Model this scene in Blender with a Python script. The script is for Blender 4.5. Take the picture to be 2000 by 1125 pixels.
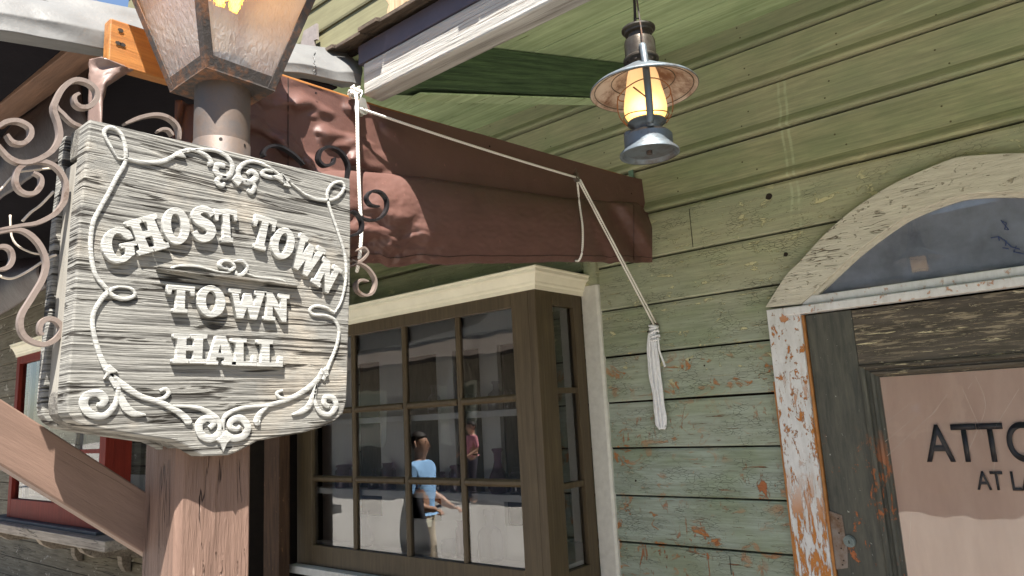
import bpy, bmesh, math, random
from mathutils import Vector, Matrix, noise
random.seed(7)
sc = bpy.context.scene
for o in list(bpy.data.objects): bpy.data.objects.remove(o)
COL = sc.collection
R = math.radians
# ------------------------------------------------------------------ camera
CAMPOS = Vector((0.0, -3.4, 1.66)); FPX = 1400.0
AZ, PT, RL = 0.68964449, 0.17559701, -0.05364347
fw = Vector((-math.sin(AZ)*math.cos(PT), math.cos(AZ)*math.cos(PT), math.sin(PT)))
r0 = Vector((math.cos(AZ), math.sin(AZ), 0)); u0 = r0.cross(fw)
rt = r0*math.cos(RL) + u0*math.sin(RL); up = u0*math.cos(RL) - r0*math.sin(RL)
cd = bpy.data.cameras.new("camera"); cam = bpy.data.objects.new("camera", cd); COL.objects.link(cam)
cam.matrix_world = Matrix.Translation(CAMPOS) @ Matrix((rt, up, -fw)).transposed().to_4x4()
cd.sensor_width = 36.0; cd.lens = FPX/2000*36; cd.clip_start = 0.02; cd.clip_end = 2000
sc.camera = cam
def ray(px, py):
    return rt*((px-1000)/FPX) - up*((py-562.5)/FPX) + fw
def at(px, py, ax, val):
    """world point where a measured sight line meets the plane axis=val"""
    d = ray(px, py); t = (val-CAMPOS[ax])/d[ax]
    return CAMPOS + d*t
# ------------------------------------------------------------------ sky and sun
SUN = Vector((0.37, -0.41, 1.0)).normalized()
w = bpy.data.worlds.new("World"); sc.world = w; w.use_nodes = True
nt = w.node_tree; nt.nodes.clear()
sky = nt.nodes.new('ShaderNodeTexSky'); sky.sky_type = 'NISHITA'; sky.sun_disc = False
sky.sun_elevation = math.asin(SUN.z); sky.sun_rotation = math.atan2(SUN.x, SUN.y)
bg = nt.nodes.new('ShaderNodeBackground'); bg.inputs[1].default_value = 0.058
ow = nt.nodes.new('ShaderNodeOutputWorld')
nt.links.new(sky.outputs[0], bg.inputs[0]); nt.links.new(bg.outputs[0], ow.inputs[0])
sl = bpy.data.lights.new("sun", 'SUN'); sl.energy = 5.0; sl.angle = R(0.5); sl.color = (1, .95, .87)
so = bpy.data.objects.new("sun", sl); COL.objects.link(so)
so.rotation_euler = (-SUN).to_track_quat('-Z', 'Y').to_euler(); so.location = (4, -6, 9)
vs = sc.view_settings; vs.view_transform = 'Standard'; vs.look = 'None'; vs.gamma = 1; vs.use_curve_mapping = False
vs.exposure = 1.98
# ------------------------------------------------------------------ node helpers
def s2l(c):
    return tuple((x/255/12.92 if x/255 <= .04045 else ((x/255+.055)/1.055)**2.4) for x in c)
class NM:
    def __init__(s, name):
        s.m = bpy.data.materials.new(name); s.m.use_nodes = True; s.t = s.m.node_tree; s.t.nodes.clear()
        s.o = s.N('ShaderNodeOutputMaterial'); s.tc = s.N('ShaderNodeTexCoord')
    def N(s, k, **kw):
        n = s.t.nodes.new(k)
        for a, b in kw.items(): setattr(n, a, b)
        return n
    def L(s, a, b): s.t.links.new(a, b)
    def co(s, scale=(1,1,1), rot=(0,0,0), loc=(0,0,0)):
        m = s.N('ShaderNodeMapping'); s.L(s.tc.outputs['Object'], m.inputs[0])
        m.inputs['Scale'].default_value = scale; m.inputs['Location'].default_value = loc
        if any(rot):
            r = s.N('ShaderNodeMapping'); s.L(s.tc.outputs['Object'], r.inputs[0]); r.inputs['Rotation'].default_value = rot
            s.L(r.outputs[0], m.inputs[0])
        return m.outputs[0]
    def noise(s, co, scale=1, detail=6, rough=.6, dist=0):
        n = s.N('ShaderNodeTexNoise'); s.L(co, n.inputs['Vector'])
        n.inputs['Scale'].default_value = scale; n.inputs['Detail'].default_value = detail
        n.inputs['Roughness'].default_value = rough; n.inputs['Distortion'].default_value = dist
        return n.outputs['Fac']
    def voro(s, co, scale=1, feat='DISTANCE_TO_EDGE'):
        n = s.N('ShaderNodeTexVoronoi', feature=feat); s.L(co, n.inputs['Vector']); n.inputs['Scale'].default_value = scale
        return n.outputs['Distance']
    def mr(s, v, a, b, c=0, d=1):
        n = s.N('ShaderNodeMapRange'); n.interpolation_type = 'LINEAR'; n.clamp = True
        s.L(v, n.inputs[0])
        for i, x in enumerate((a, b, c, d)): n.inputs[i+1].default_value = x
        return n.outputs[0]
    def mul(s, a, b, op='MULTIPLY'):
        n = s.N('ShaderNodeMath', operation=op)
        for i, x in enumerate((a, b)):
            if isinstance(x, (int, float)): n.inputs[i].default_value = x
            else: s.L(x, n.inputs[i])
        return n.outputs[0]
    def mix(s, f, a, b):
        n = s.N('ShaderNodeMix', data_type='RGBA')
        for i, x in ((0, f), (6, a), (7, b)):
            if isinstance(x, (int, float)): n.inputs[i].default_value = x
            elif isinstance(x, tuple): n.inputs[i].default_value = (*x[:3], 1)
            else: s.L(x, n.inputs[i])
        return n.outputs[2]
    def axis(s, i):
        n = s.N('ShaderNodeSeparateXYZ'); s.L(s.tc.outputs['Object'], n.inputs[0]); return n.outputs[i]
    def bump(s, h, dist=.002, strength=1, prev=None):
        n = s.N('ShaderNodeBump'); n.inputs['Strength'].default_value = strength; n.inputs['Distance'].default_value = dist
        s.L(h, n.inputs['Height'])
        if prev: s.L(prev, n.inputs['Normal'])
        return n.outputs[0]
    def fin(s, col, rough=.7, normal=None, metal=0, spec=.4, **kw):
        p = s.N('ShaderNodeBsdfPrincipled')
        for k, x in (('Base Color', col), ('Roughness', rough), ('Metallic', metal)):
            if isinstance(x, (int, float)): p.inputs[k].default_value = x
            elif isinstance(x, tuple): p.inputs[k].default_value = (*x[:3], 1)
            else: s.L(x, p.inputs[k])
        p.inputs['Specular IOR Level'].default_value = spec
        for k, x in kw.items(): p.inputs[k.replace('_', ' ')].default_value = x
        if normal: s.L(normal, p.inputs['Normal'])
        s.L(p.outputs[0], s.o.inputs[0]); return s.m
def stretch(axis, along, across):
    v = [across]*3; v[axis] = along; return tuple(v)
def wood(name, light, dark, axis=0, along=2.5, across=45, bump=.002, rough=.75, rot=(0,0,0), cracks=.0, crackcol=(.01,.009,.008),
         chips=(), big=.3, spec=.3, knots=0):
    """sawn or painted timber; chips = list of (scale vec, detail, threshold, softness, colour, zmin, zmax)"""
    n = NM(name); g = n.noise(n.co(stretch(axis, along, across), rot), 1, 9, .68, .25)
    f = n.noise(n.co(stretch(axis, along*3, across*3.2), rot), 1, 5, .6)
    b = n.noise(n.co((1,1,1), rot), 3.0, 4, .6)
    col = n.mix(n.mr(g, .33, .68), dark, light)
    col = n.mix(n.mul(n.mr(b, .35, .7), big), col, tuple(x*.55 for x in dark))
    h = n.mul(n.mul(g, .8), n.mul(f, .35), 'ADD')
    if cracks:
        c = n.noise(n.co(stretch(axis, along*.55, across*.8), rot, (3, 5, 1)), 1, 3, .5, .3)
        cm = n.mr(n.mul(n.mul(c, .5, 'SUBTRACT'), 0, 'ABSOLUTE') if False else n.mul(c, 1.0), .5-.0, .5+.012)
        # thin band round the mid level of the noise = long fissures
        a = n.N('ShaderNodeMath', operation='SUBTRACT'); n.L(c, a.inputs[0]); a.inputs[1].default_value = .47
        ab = n.N('ShaderNodeMath', operation='ABSOLUTE'); n.L(a.outputs[0], ab.inputs[0])
        band = n.mr(ab.outputs[0], .004, .014, 1, 0)
        gate = n.mr(n.noise(n.co(stretch(axis, along*.6, across*.15), rot, (7, 2, 9)), 1, 3, .5), .5, .56)
        band = n.mul(n.mul(band, gate), cracks)
        col = n.mix(band, col, crackcol); h = n.mul(h, n.mul(band, 1.6), 'SUBTRACT')
    for (scv, det, th, soft, c, z0, z1) in chips:
        m = n.mr(n.noise(n.co(scv, rot, (th*31, det, th*7)), 1, det, .72, .3), th, th+soft)
        if z0 is not None:
            z = n.axis(2); m = n.mul(m, n.mul(n.mr(z, z0-.12, z0+.12), n.mr(z, z1-.12, z1+.12, 1, 0)))
        col = n.mix(m, col, c); h = n.mul(h, n.mul(m, .5), 'SUBTRACT')
    nb = n.bump(h, bump)
    return n.fin(col, rough, nb, spec=spec)
def plain(name, col, rough=.6, metal=0, var=.25, scale=20, bump=.0006, spec=.4):
    n = NM(name); g = n.noise(n.co(), scale, 6, .65)
    c = n.mix(n.mr(g, .3, .7), tuple(x*(1-var) for x in col), tuple(min(1, x*(1+var*.5)) for x in col))
    return n.fin(c, rough, n.bump(g, bump), metal, spec)
def rust(name, base, rustc, th=.5, rough=.75, metal=.3, scale=30, bump=.001):
    n = NM(name); g = n.noise(n.co(), scale, 8, .7); b = n.noise(n.co(), scale*.22, 5, .6)
    f = n.mr(n.mul(n.mul(g, .5), n.mul(b, .5), 'ADD'), th-.07, th+.07)
    c = n.mix(f, base, rustc); c = n.mix(n.mul(n.mr(g, .55, .75), .5), c, tuple(x*.35 for x in rustc))
    return n.fin(c, rough, n.bump(g, bump), metal)
# ------------------------------------------------------------------ mesh helpers
class MB:
    def __init__(s): s.v = []; s.f = []; s.sm = False
    def add(s, vs, fs):
        o = len(s.v); s.v += [Vector(x) for x in vs]; s.f += [tuple(i+o for i in f) for f in fs]; return s
    def box(s, a, b):
        x0,y0,z0 = (min(a[i], b[i]) for i in range(3)); x1,y1,z1 = (max(a[i], b[i]) for i in range(3))
        return s.add([(x0,y0,z0),(x1,y0,z0),(x1,y1,z0),(x0,y1,z0),(x0,y0,z1),(x1,y0,z1),(x1,y1,z1),(x0,y1,z1)],
                     [(0,3,2,1),(4,5,6,7),(0,1,5,4),(1,2,6,5),(2,3,7,6),(3,0,4,7)])
    def prism(s, pts, vec):
        n = len(pts); vec = Vector(vec); pts = [Vector(p) for p in pts]
        return s.add(pts+[p+vec for p in pts], [tuple(range(n)), tuple(range(2*n-1, n-1, -1))]+[(i, i+n, (i+1)%n+n, (i+1)%n) for i in range(n)])
    def beam(s, a, b, wy, wz, upv=(0,0,1)):
        a = Vector(a); b = Vector(b); d = (b-a).normalized(); sd = d.cross(Vector(upv)).normalized(); u = sd.cross(d)
        q = [a+sd*wy/2*i+u*wz/2*j for i, j in ((-1,-1),(1,-1),(1,1),(-1,1))]
        return s.prism(q, b-a)
    def sweep(s, path, prof, frame=None, closed=True, caps=True):
        """prof(i,n) -> list of 2D (side, up) ; frame: fixed normal vector"""
        n = len(path); rings = []
        for i, p in enumerate(path):
            t = (path[min(i+1, n-1)]-path[max(i-1, 0)]).normalized()
            if frame is not None:
                nv = Vector(frame); sd = t.cross(nv).normalized(); u = nv.normalized()
            else:
                ref = Vector((0,0,1)) if abs(t.z) < .9 else Vector((1,0,0))
                sd = t.cross(ref).normalized(); u = sd.cross(t).normalized()
            rings.append([p+sd*a+u*b for a, b in prof(i, n)])
        k = len(rings[0]); vs = [v for r in rings for v in r]; fs = []
        for i in range(n-1):
            for j in range(k if closed else k-1):
                fs.append((i*k+j, i*k+(j+1)%k, (i+1)*k+(j+1)%k, (i+1)*k+j))
        if caps and closed: fs += [tuple(range(k-1, -1, -1)), tuple((n-1)*k+j for j in range(k))]
        return s.add(vs, fs)
    def tube(s, path, r, k=10):
        rr = r if callable(r) else (lambda i, n: r)
        return s.sweep([Vector(p) for p in path], lambda i, n: [(rr(i,n)*math.cos(2*math.pi*j/k), rr(i,n)*math.sin(2*math.pi*j/k)) for j in range(k)])
    def lathe(s, c, prof, k=32, caps=False):
        c = Vector(c); o = [(c.x+r*math.cos(2*math.pi*j/k), c.y+r*math.sin(2*math.pi*j/k), c.z+z) for r, z in prof for j in range(k)]
        n = len(prof); fs = [(i*k+j, i*k+(j+1)%k, (i+1)*k+(j+1)%k, (i+1)*k+j) for i in range(n-1) for j in range(k)]
        if caps: fs += [tuple(range(k-1,-1,-1)), tuple((n-1)*k+j for j in range(k))]
        return s.add(o, fs)
    def grid(s, fn, nu, nv):
        return s.add([fn(i/(nu-1), j/(nv-1)) for j in range(nv) for i in range(nu)],
                     [(j*nu+i, j*nu+i+1, (j+1)*nu+i+1, (j+1)*nu+i) for j in range(nv-1) for i in range(nu-1)])
def smooth(pts, sub=6):
    pts = [Vector(p) for p in pts]; out = []; n = len(pts)
    for i in range(n-1):
        a, b, c, d = pts[max(i-1,0)], pts[i], pts[i+1], pts[min(i+2,n-1)]
        for k in range(sub):
            t = k/sub
            out.append(.5*((2*b)+(c-a)*t+(2*a-5*b+4*c-d)*t*t+(3*b-a-3*c+d)*t**3))
    out.append(pts[-1]); return out
def link(name, me, mat, parent=None, shade=False, bevel=0, solid=0):
    o = bpy.data.objects.new(name, me); COL.objects.link(o)
    if mat: me.materials.append(mat)
    if parent:
        o.parent = parent; t = Vector(); q = parent
        while q: t += q.location; q = q.parent
        o.location = -t
    if shade:
        for p in me.polygons: p.use_smooth = True
    if solid:
        m = o.modifiers.new('thickness', 'SOLIDIFY'); m.thickness = solid; m.offset = 0
    if bevel:
        m = o.modifiers.new('edge', 'BEVEL'); m.width = bevel; m.segments = 2; m.limit_method = 'ANGLE'; m.angle_limit = R(35); m.harden_normals = False
    return o
def obj(name, mb, mat, parent=None, shade=False, bevel=0, solid=0, autos=None):
    me = bpy.data.meshes.new(name); me.from_pydata([tuple(v) for v in mb.v], [], mb.f); me.validate()
    bm = bmesh.new(); bm.from_mesh(me); bmesh.ops.recalc_face_normals(bm, faces=bm.faces); bm.to_mesh(me); bm.free()
    if autos:
        for p in me.polygons: p.use_smooth = True
        me.set_sharp_from_angle(angle=R(autos))
    return link(name, me, mat, parent, shade, bevel, solid)
def tag(o, label=None, cat=None, group=None, kind=None):
    for k, v in (('label', label), ('category', cat), ('group', group), ('kind', kind)):
        if v: o[k] = v
    return o
def thing(name, label, cat, loc=(0,0,0), group=None):
    o = bpy.data.objects.new(name, None); COL.objects.link(o); o.location = loc; o.empty_display_size = .1
    return tag(o, label, cat, group)
def cut(o, cutters):
    """open holes in a wall"""
    for mb in cutters:
        c = obj('cutter', mb, None); m = o.modifiers.new('b', 'BOOLEAN'); m.object = c; m.operation = 'DIFFERENCE'; m.solver = 'EXACT'; m.use_self = True
        bpy.context.view_layer.update()
        me = bpy.data.meshes.new_from_object(o.evaluated_get(bpy.context.evaluated_depsgraph_get()))
        o.modifiers.clear(); o.data = me; bpy.data.objects.remove(c)
    return o
# ================================================================== materials
def siding_mat():
    n = NM('painted_siding'); z = n.axis(2)
    b = n.noise(n.co((1.2, 1, 2.2)), 1.3, 5, .6); g = n.noise(n.co((4, 60, 70)), 1, 8, .7, .3)
    saw = n.noise(n.co((90, 20, 9)), 1, 3, .5)
    zz = n.mul(z, n.mul(b, .9), 'ADD')
    col = n.mix(n.mr(zz, 2.05, 2.95), (.36, .43, .385), (.40, .385, .235))
    col = n.mix(n.mul(n.mr(n.noise(n.co((1.4, 1, 3)), 1.7, 5, .6), .42, .62), .55), col, (.21, .28, .14))
    col = n.mix(n.mul(n.mr(g, .35, .7), .35), (.08, .085, .05), col) if False else n.mix(n.mul(n.mr(g, .62, .36), .45), col, (.07, .08, .05))
    col = n.mix(n.mul(n.mr(b, .6, .4), .25), col, (.16, .19, .12))
    sn = n.N('ShaderNodeMath', operation='SNAP'); n.L(n.mul(z, .969, 'SUBTRACT'), sn.inputs[0]); sn.inputs[1].default_value = .2447
    wn = n.N('ShaderNodeTexWhiteNoise', noise_dimensions='1D'); n.L(n.mul(sn.outputs[0], 17.3), wn.inputs['W'])
    col = n.mix(n.mul(n.mr(wn.outputs['Value'], .45, 1), .40), col, (.22,.25,.18)); col = n.mix(n.mul(n.mr(wn.outputs['Value'], .5, 0), .30), col, (.45,.47,.38))
    # hairline crackle in the old paint
    vo = n.voro(n.co((9, 1, 26)), 3.2); gate = n.mr(n.noise(n.co((2, 2, 4)), 2, 5, .7), .48, .6)
    low = n.mr(z, 2.78, 2.6)
    crk = n.mul(n.mul(n.mr(vo, .035, .005), gate), low)
    col = n.mix(n.mul(crk, .6), col, (.04, .04, .03))
    h = n.mul(n.mul(g, .5), n.mul(crk, -.7), 'ADD'); h = n.mul(h, n.mul(saw, .25), 'ADD')
    def chip(scv, det, th, soft, c, z0, z1, dist=.6, off=0):
        nonlocal col, h
        m = n.mr(n.noise(n.co(scv, loc=(off, off*2, off)), 1, det, .68, dist), th, th+soft)
        m = n.mul(m, n.mul(n.mr(z, z0-.1, z0+.1), n.mr(z, z1-.1, z1+.1, 1, 0)))
        if c[0] > c[1]*2: m = n.mul(m, n.mr(n.noise(n.co((1.6,1,2.6), loc=(3,1,off)), 1, 3, .5), .42, .56))
        col = n.mix(m, col, c); h = n.mul(h, n.mul(m, .6), 'SUBTRACT')
    chip((9, 5, 20), 9, .598, .02, (.52, .50, .30), 1.75, 2.68, .5, 2)
    chip((3, 5, 60), 6, .64, .03, (.50, .44, .27), 1.85, 2.68, .2, 5)
    chip((26, 5, 30), 7, .64, .03, (.50, .49, .33), 1.5, 2.6, .3, 9)
    chip((8, 5, 12), 12, .555, .05, (.40, .17, .06), .2, 1.95, 1.2, 3)
    chip((22, 5, 9), 10, .585, .04, (.34, .12, .045), .2, 1.62, .8, 7)
    chip((5, 5, 90), 8, .62, .03, (.22, .10, .05), .2, 1.7, .3, 11)
    chip((40, 5, 40), 5, .705, .02, (.03, .02, .015), .2, 2.7, .3, 13)
    # pale drip trails left by an old leak
    x = n.axis(0); wob = n.mul(n.mul(n.noise(n.co((1,1,1)), 3.5, 3, .5), .5, 'SUBTRACT'), .05)
    def line(expr, width, gate):
        nonlocal col
        d = n.mul(expr, 0, 'ADD'); a = n.N('ShaderNodeMath', operation='ABSOLUTE'); n.L(d, a.inputs[0])
        m = n.mul(n.mr(a.outputs[0], width*.4, width, .32, 0), gate); col = n.mix(m, col, (.55,.62,.42))
    gz = n.mr(n.noise(n.co((3,3,9)), 1.5, 4, .6), .38, .5)
    for xx in (-1.022, -1.052): line(n.mul(n.mul(x, wob, 'ADD'), xx, 'SUBTRACT'), .008, n.mul(n.mul(n.mr(z, 2.35, 2.5), n.mr(z, 3.22, 3.16, 0, 1)), gz))
    sl_ = n.mul(n.mul(z, n.mul(x, -.085), 'ADD'), n.mul(wob, .5), 'ADD')
    line(n.mul(sl_, 3.36, 'SUBTRACT'), .008, n.mul(n.mr(x, -1.0, -.97), gz))
    return n.fin(col, .62, n.bump(h, .0032), spec=.35)
SID = siding_mat()
OLD = wood('weathered_beige_siding', (.25,.23,.17), (.11,.095,.065), 0, 3, 50, .003, cracks=.8, chips=[((6,6,14),8,.60,.03,(.40,.38,.32),None,None)])
YEL = wood('yellow_green_siding', (.19,.178,.10), (.14,.13,.072), 0, 2, 40, .002, chips=[((14,6,10),6,.68,.04,(.25,.22,.12),None,None)])
CEIL = wood('pale_green_boards', (.62,.76,.48), (.34,.46,.25), 0, 1.6, 22, .002, big=.5, chips=[((3,26,26),7,.60,.08,(.14,.20,.09),None,None),((4,8,8),6,.62,.1,(.56,.74,.42),None,None)])
RAFT = wood('dark_green_rough_timber', (.10,.16,.075), (.03,.055,.03), 1, 3, 70, .008, rot=(R(-16.9),0,0), rough=.85, big=.3)
WHT = wood('worn_white_beam', (.48,.475,.455), (.23,.22,.20), 0, 1.4, 46, .012, rough=.7, big=.15, cracks=.5, crackcol=(.2,.15,.11), chips=[((5,30,30),8,.66,.03,(.40,.30,.20),None,None)])
BLUE = plain('slate_blue_flashing', (.065,.06,.085), .6, 0, .3, 6)
SHIN = wood('wood_shingle_edge', (.12,.09,.065), (.03,.022,.016), 0, 12, 60, .006, .9)
BRN = wood('olive_brown_paint', (.105,.078,.042), (.06,.042,.022), 2, 3, 55, .0015, rough=.5, big=.3, chips=[((30,30,8),7,.72,.02,(.42,.33,.2),None,None)], spec=.4)
CREAM = plain('cream_gloss_paint', (.78,.75,.60), .5, 0, .08, 9, .0012)
GWHT = plain('grey_white_trim_paint', (.62,.62,.57), .6, 0, .12, 25, .002)
IWHT = plain('interior_white_paint', (.90,.89,.90), .6, 0, .05, 5)
DKIN = plain('dark_shop_interior', (.035,.032,.032), .9, 0, .3, 3)
OWH = wood('peeling_white_frame', (.70,.72,.74), (.55,.56,.56), 2, 8, 26, .003, rough=.75, big=.1,
      chips=[((44,30,8),11,.505,.02,(.46,.19,.05),.2,1.25),((44,30,9),11,.555,.02,(.46,.19,.05),1.2,1.72),((30,30,22),9,.575,.02,(.44,.18,.055),1.4,2.12),((16,16,16),8,.665,.02,(.40,.16,.06),1.9,3.2)])
ARC = wood('cracked_cream_arch_paint', (.62,.605,.52), (.46,.44,.37), 0, 9, 55, .006, rough=.8, big=.12, cracks=.9, crackcol=(.16,.13,.09),
      chips=[((9,9,9),9,.69,.015,(.38,.14,.05),None,None),((20,20,50),7,.61,.03,(.42,.38,.30),None,None),((60,60,60),6,.68,.02,(.25,.2,.15),None,None)])
ORG = plain('bare_orange_wood', (.42,.19,.06), .7, 0, .35, 14, .002)
DST = wood('faded_dark_green_stile', (.115,.115,.095), (.05,.055,.05), 2, 5, 42, .002, rough=.65, big=.3,
      chips=[((14,14,7),11,.575,.03,(.38,.13,.05),.2,1.42),((70,70,40),6,.66,.02,(.40,.42,.38),.3,3)])
DRL = wood('worn_dark_door_rail', (.12,.105,.085), (.05,.045,.035), 0, 5, 42, .003, rough=.7, big=.3,
      chips=[((6,60,75),9,.60,.02,(.66,.60,.40),1.5,2.3),((7,60,80),8,.535,.03,(.55,.47,.33),1.90,1.97),((12,60,60),8,.62,.03,(.62,.56,.40),1.5,2.3)])
PLY = wood('brown_board_behind_glass', (.85,.66,.54), (.74,.54,.43), 2, 2, 10, .0005, rough=.7, big=.12)
def glass_mat(name, ior=1.75, tint=(1,1,1), rough=0.0, bumpy=0):
    n = NM(name); fr = n.N('ShaderNodeFresnel'); fr.inputs[0].default_value = ior
    tr = n.N('ShaderNodeBsdfTransparent'); tr.inputs[0].default_value = (*tint, 1)
    gl = n.N('ShaderNodeBsdfGlossy'); gl.inputs['Roughness'].default_value = rough
    mx = n.N('ShaderNodeMixShader'); n.L(fr.outputs[0], mx.inputs[0]); n.L(tr.outputs[0], mx.inputs[1]); n.L(gl.outputs[0], mx.inputs[2])
    if bumpy:
        b = n.bump(n.noise(n.co(), bumpy, 2, .5), .0015); n.L(b, gl.inputs['Normal'])
    n.L(mx.outputs[0], n.o.inputs[0]); return n.m
GLS = glass_mat('old_window_glass', 2.5, (.93,.95,.95), 0, 2.2)
DGL = glass_mat('door_glass', 1.6, (1,.99,.98), 0.012, 5)
INK = plain('black_sign_paint', (.012,.013,.02), .5, 0, .5, 60)
MET = rust('aged_dull_metal', (.20,.18,.17), (.14,.09,.06), .56, .45, .7)
BLK = plain('black_void_wood', (.02,.014,.010), .8)
# ================================================================== ground
g = MB().add([(-300,-300,-.15),(300,-300,-.15),(300,300,-.15),(-300,300,-.15)], [(0,1,2,3)])
gm = plain('pale_concrete', (.30,.285,.26), .85, 0, .12, 1.3, .002)
tag(obj('ground', g, gm), 'pale sunlit concrete street', None, kind='structure')
bw = MB()
for i in range(11): bw.box((-14, -2.15+i*.2, -.1), (6, -1.955+i*.2, 0))
bw.box((-14,-2.15,-.149),(6,.05,-.1))
tag(obj('boardwalk', bw, wood('boardwalk_planks', (.30,.24,.18), (.14,.11,.08), 0, 2, 30, .003)), 'worn plank boardwalk under the porch', None, kind='structure')
# ================================================================== the green building
B = thing('storefront_building', 'green wooden storefront with bay window, arched door and sloping porch roof', 'building', (-1.5, 0, 0))
ZL = [3.415,3.195,2.952,2.699,2.449,2.203,1.946,1.697,1.454,1.208,.97,.727,.484,.242,0.0]
sid = MB(); X0, X1 = -4.43, 7.5
top = 3.62
for i, z0 in enumerate(ZL):
    z1 = top if i == 0 else ZL[i-1]
    if i < 4: pr = [(.03,z1-.004),(-.002,z1-.004),(-.004,z0+.062),(-.024,z0+.03),(-.027,z0+.02),(-.024,z0+.009),(.03,z0+.009)]
    else: pr = [(.03,z1-.004),(-.001,z1-.004),(-.005,z1-.016),(-.012,z0+.014),(-.008,z0+.006),(.03,z0+.006)]
    # slight waviness and butt joints along the board
    xs = [X0+6.3*k/13 for k in range(14)]+[X1]
    rings = []
    for x in xs:
        rings.append([Vector((x, y, z+.0035*noise.noise(Vector((x*.9, i*3.1, 0))))) for y, z in pr])
    k = len(pr); vs_ = [v for r in rings for v in r]; fs = []
    for a in range(14):
        for j in range(k): fs.append((a*k+j, a*k+(j+1)%k, (a+1)*k+(j+1)%k, (a+1)*k+j))
    fs += [tuple(range(k)), tuple(14*k+j for j in range(k-1,-1,-1))]
    sid.add(vs_, fs)
wall = obj('siding', sid, SID, B)
def yw(px, py, y=-.04): return at(px, py, 1, y)
archo = [(1495,600),(1536,536),(1558,515),(1606,462),(1645,426),(1693,390),(1750,356),(1808,330),(1878,303),(1939,290),(2000,286)]
archi = [(1564,594),(1593,568),(1632,531),(1664,501),(1705,468),(1750,436),(1785,416),(1856,388),(1920,373),(2000,364)]
FY = -.055
O = smooth([yw(*p, FY) for p in archo], 4); I_ = smooth([yw(*p, FY) for p in archi], 4)
XC = -.365
def mirror_path(P):
    P = [p for p in P if p.x < XC]; m = [Vector((2*XC-p.x, p.y, p.z)) for p in reversed(P)]; return P+[Vector((XC, P[0].y, P[-1].z+.002))]+m
O = mirror_path(O); I_ = mirror_path(I_)
print('arch', O[0], O[len(O)//2], I_[0], I_[len(I_)//2])
ox0 = O[0].x; ix0 = I_[0].x+.0
dcut = MB().prism([Vector((ix0-.02,-.2,-.1))]+[Vector((p.x,-.2,p.z+.03)) for p in I_]+[Vector((2*XC-ix0+.02,-.2,-.1))], (0,.4,0))
bx0, bx1 = -4.36, -2.29
bcut = MB().box((bx0, -.2, .80), (bx1, .2, 2.30))
cut(wall, [dcut, bcut])
bk = MB()
bk.box((X0,.034,0),(bx0,.06,top)); bk.box((bx0,.034,2.3),(bx1,.06,top)); bk.box((bx0,.034,0),(bx1,.06,.8)); bk.box((bx1,.034,0),(ix0-.03,.06,top)); bk.box((2*XC-ix0+.03,.034,0),(X1,.06,top)); bk.box((ix0-.0295,.034,2.64),(2*XC-ix0+.0295,.06,top)); bk.box((-1.19,.065,0),(X1,.09,top))
obj('sheathing', bk, BLK, B)
# knot holes and nail heads in the boards
kh = MB()
for px, py, r in ((1502,384,.017),(1535,497,.011),(1266,648,.006),(1347,703,.005),(1376,714,.005),(1268,728,.005),(1242,939,.006)):
    p = yw(px, py, -.0105 if py > 420 else -.006)
    obj('knot_hole', MB().add([p+Vector((r*math.cos(a*.7)*(1+.2*math.sin(a*3)), -.0015, r*math.sin(a*.7))) for a in range(9)], [tuple(range(9))]), BLK, B)
for a, b in (((1345,404),(1350,486)),((1424,1084),(1428,1125))):
    p, q = yw(*a, -.0135), yw(*b, -.0135); obj('butt_joint', MB().box(Vector((p.x, -.0128, q.z+.006)), Vector((p.x+.003, -.0140, p.z-.01))), BLK, B)
nh = MB(); random.seed(3)
for i, z0 in enumerate(ZL[:5]):
    z1 = top if i == 0 else ZL[i-1]
    for xx in [-2.9+.42*k for k in range(9)]:
        for f in (.32, .62):
            c = Vector((xx+random.uniform(-.05,.05), -.0052, z0+(z1-z0)*f+random.uniform(-.015,.015))); r = .0045
            nh.add([c+Vector((r*math.cos(a), 0, r*math.sin(a))) for a in [k*.785 for k in range(8)]], [tuple(range(8))])
obj('nail_heads', nh, plain('olive_nail_heads', (.09,.08,.04), .6), B)['kind'] = 'stuff'
# ---- door frame: legs, arch, transom bar
L0, L1 = yw(1497,612,FY).x, yw(1562,612,FY).x
df = MB()
df.box((L0, FY, 0), (L1, .0, 2.085)); frame = obj('door_jamb', df, OWH, B, bevel=.004)
obj('door_jamb', MB().box((2*XC-L1, FY, 0), (2*XC-L0, 0, 2.085)), OWH, B, bevel=.004)
obj('bare_wood_edge', MB().box((L1+.001, FY+.012, 0), (L1+.012, 0, 2.04)), ORG, frame)
obj('bare_wood_edge', MB().box((L0-.010,FY+.01,0),(L0-.001,0,1.75)), ORG, frame)
def band(A, Bp, y0, y1, dz=0):
    n_ = min(len(A), len(Bp)); A2 = resample(A, 60); B2 = resample(Bp, 60)
    m = MB(); vs_ = []
    for a, b in zip(A2, B2):
        vs_ += [(a.x,y0,a.z),(b.x,y0,b.z),(b.x,y1,b.z),(a.x,y1,a.z)]
    fs = [(i*4+j, i*4+(j+1)%4, (i+1)*4+(j+1)%4, (i+1)*4+j) for i in range(59) for j in range(4)]+[(0,1,2,3),(59*4+3,59*4+2,59*4+1,59*4)]
    return m.add(vs_, fs)
def resample(P, n):
    d = [0]
    for a, b in zip(P, P[1:]): d.append(d[-1]+(b-a).length)
    out = []; j = 0
    for k in range(n):
        t = d[-1]*k/(n-1)
        while j < len(P)-2 and d[j+1] < t: j += 1
        u = (t-d[j])/max(1e-9, d[j+1]-d[j]); out.append(P[j].lerp(P[j+1], min(1, max(0, u))))
    return out
zt = 2.088
def off(P, k):   # towards the arch centre
    c = Vector((XC, P[0].y, zt)); return [c+(p-c)*k for p in P]
arch = obj('door_arch', band(O, I_, FY-.004, .0), ARC, B, autos=30, bevel=.003)
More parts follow.
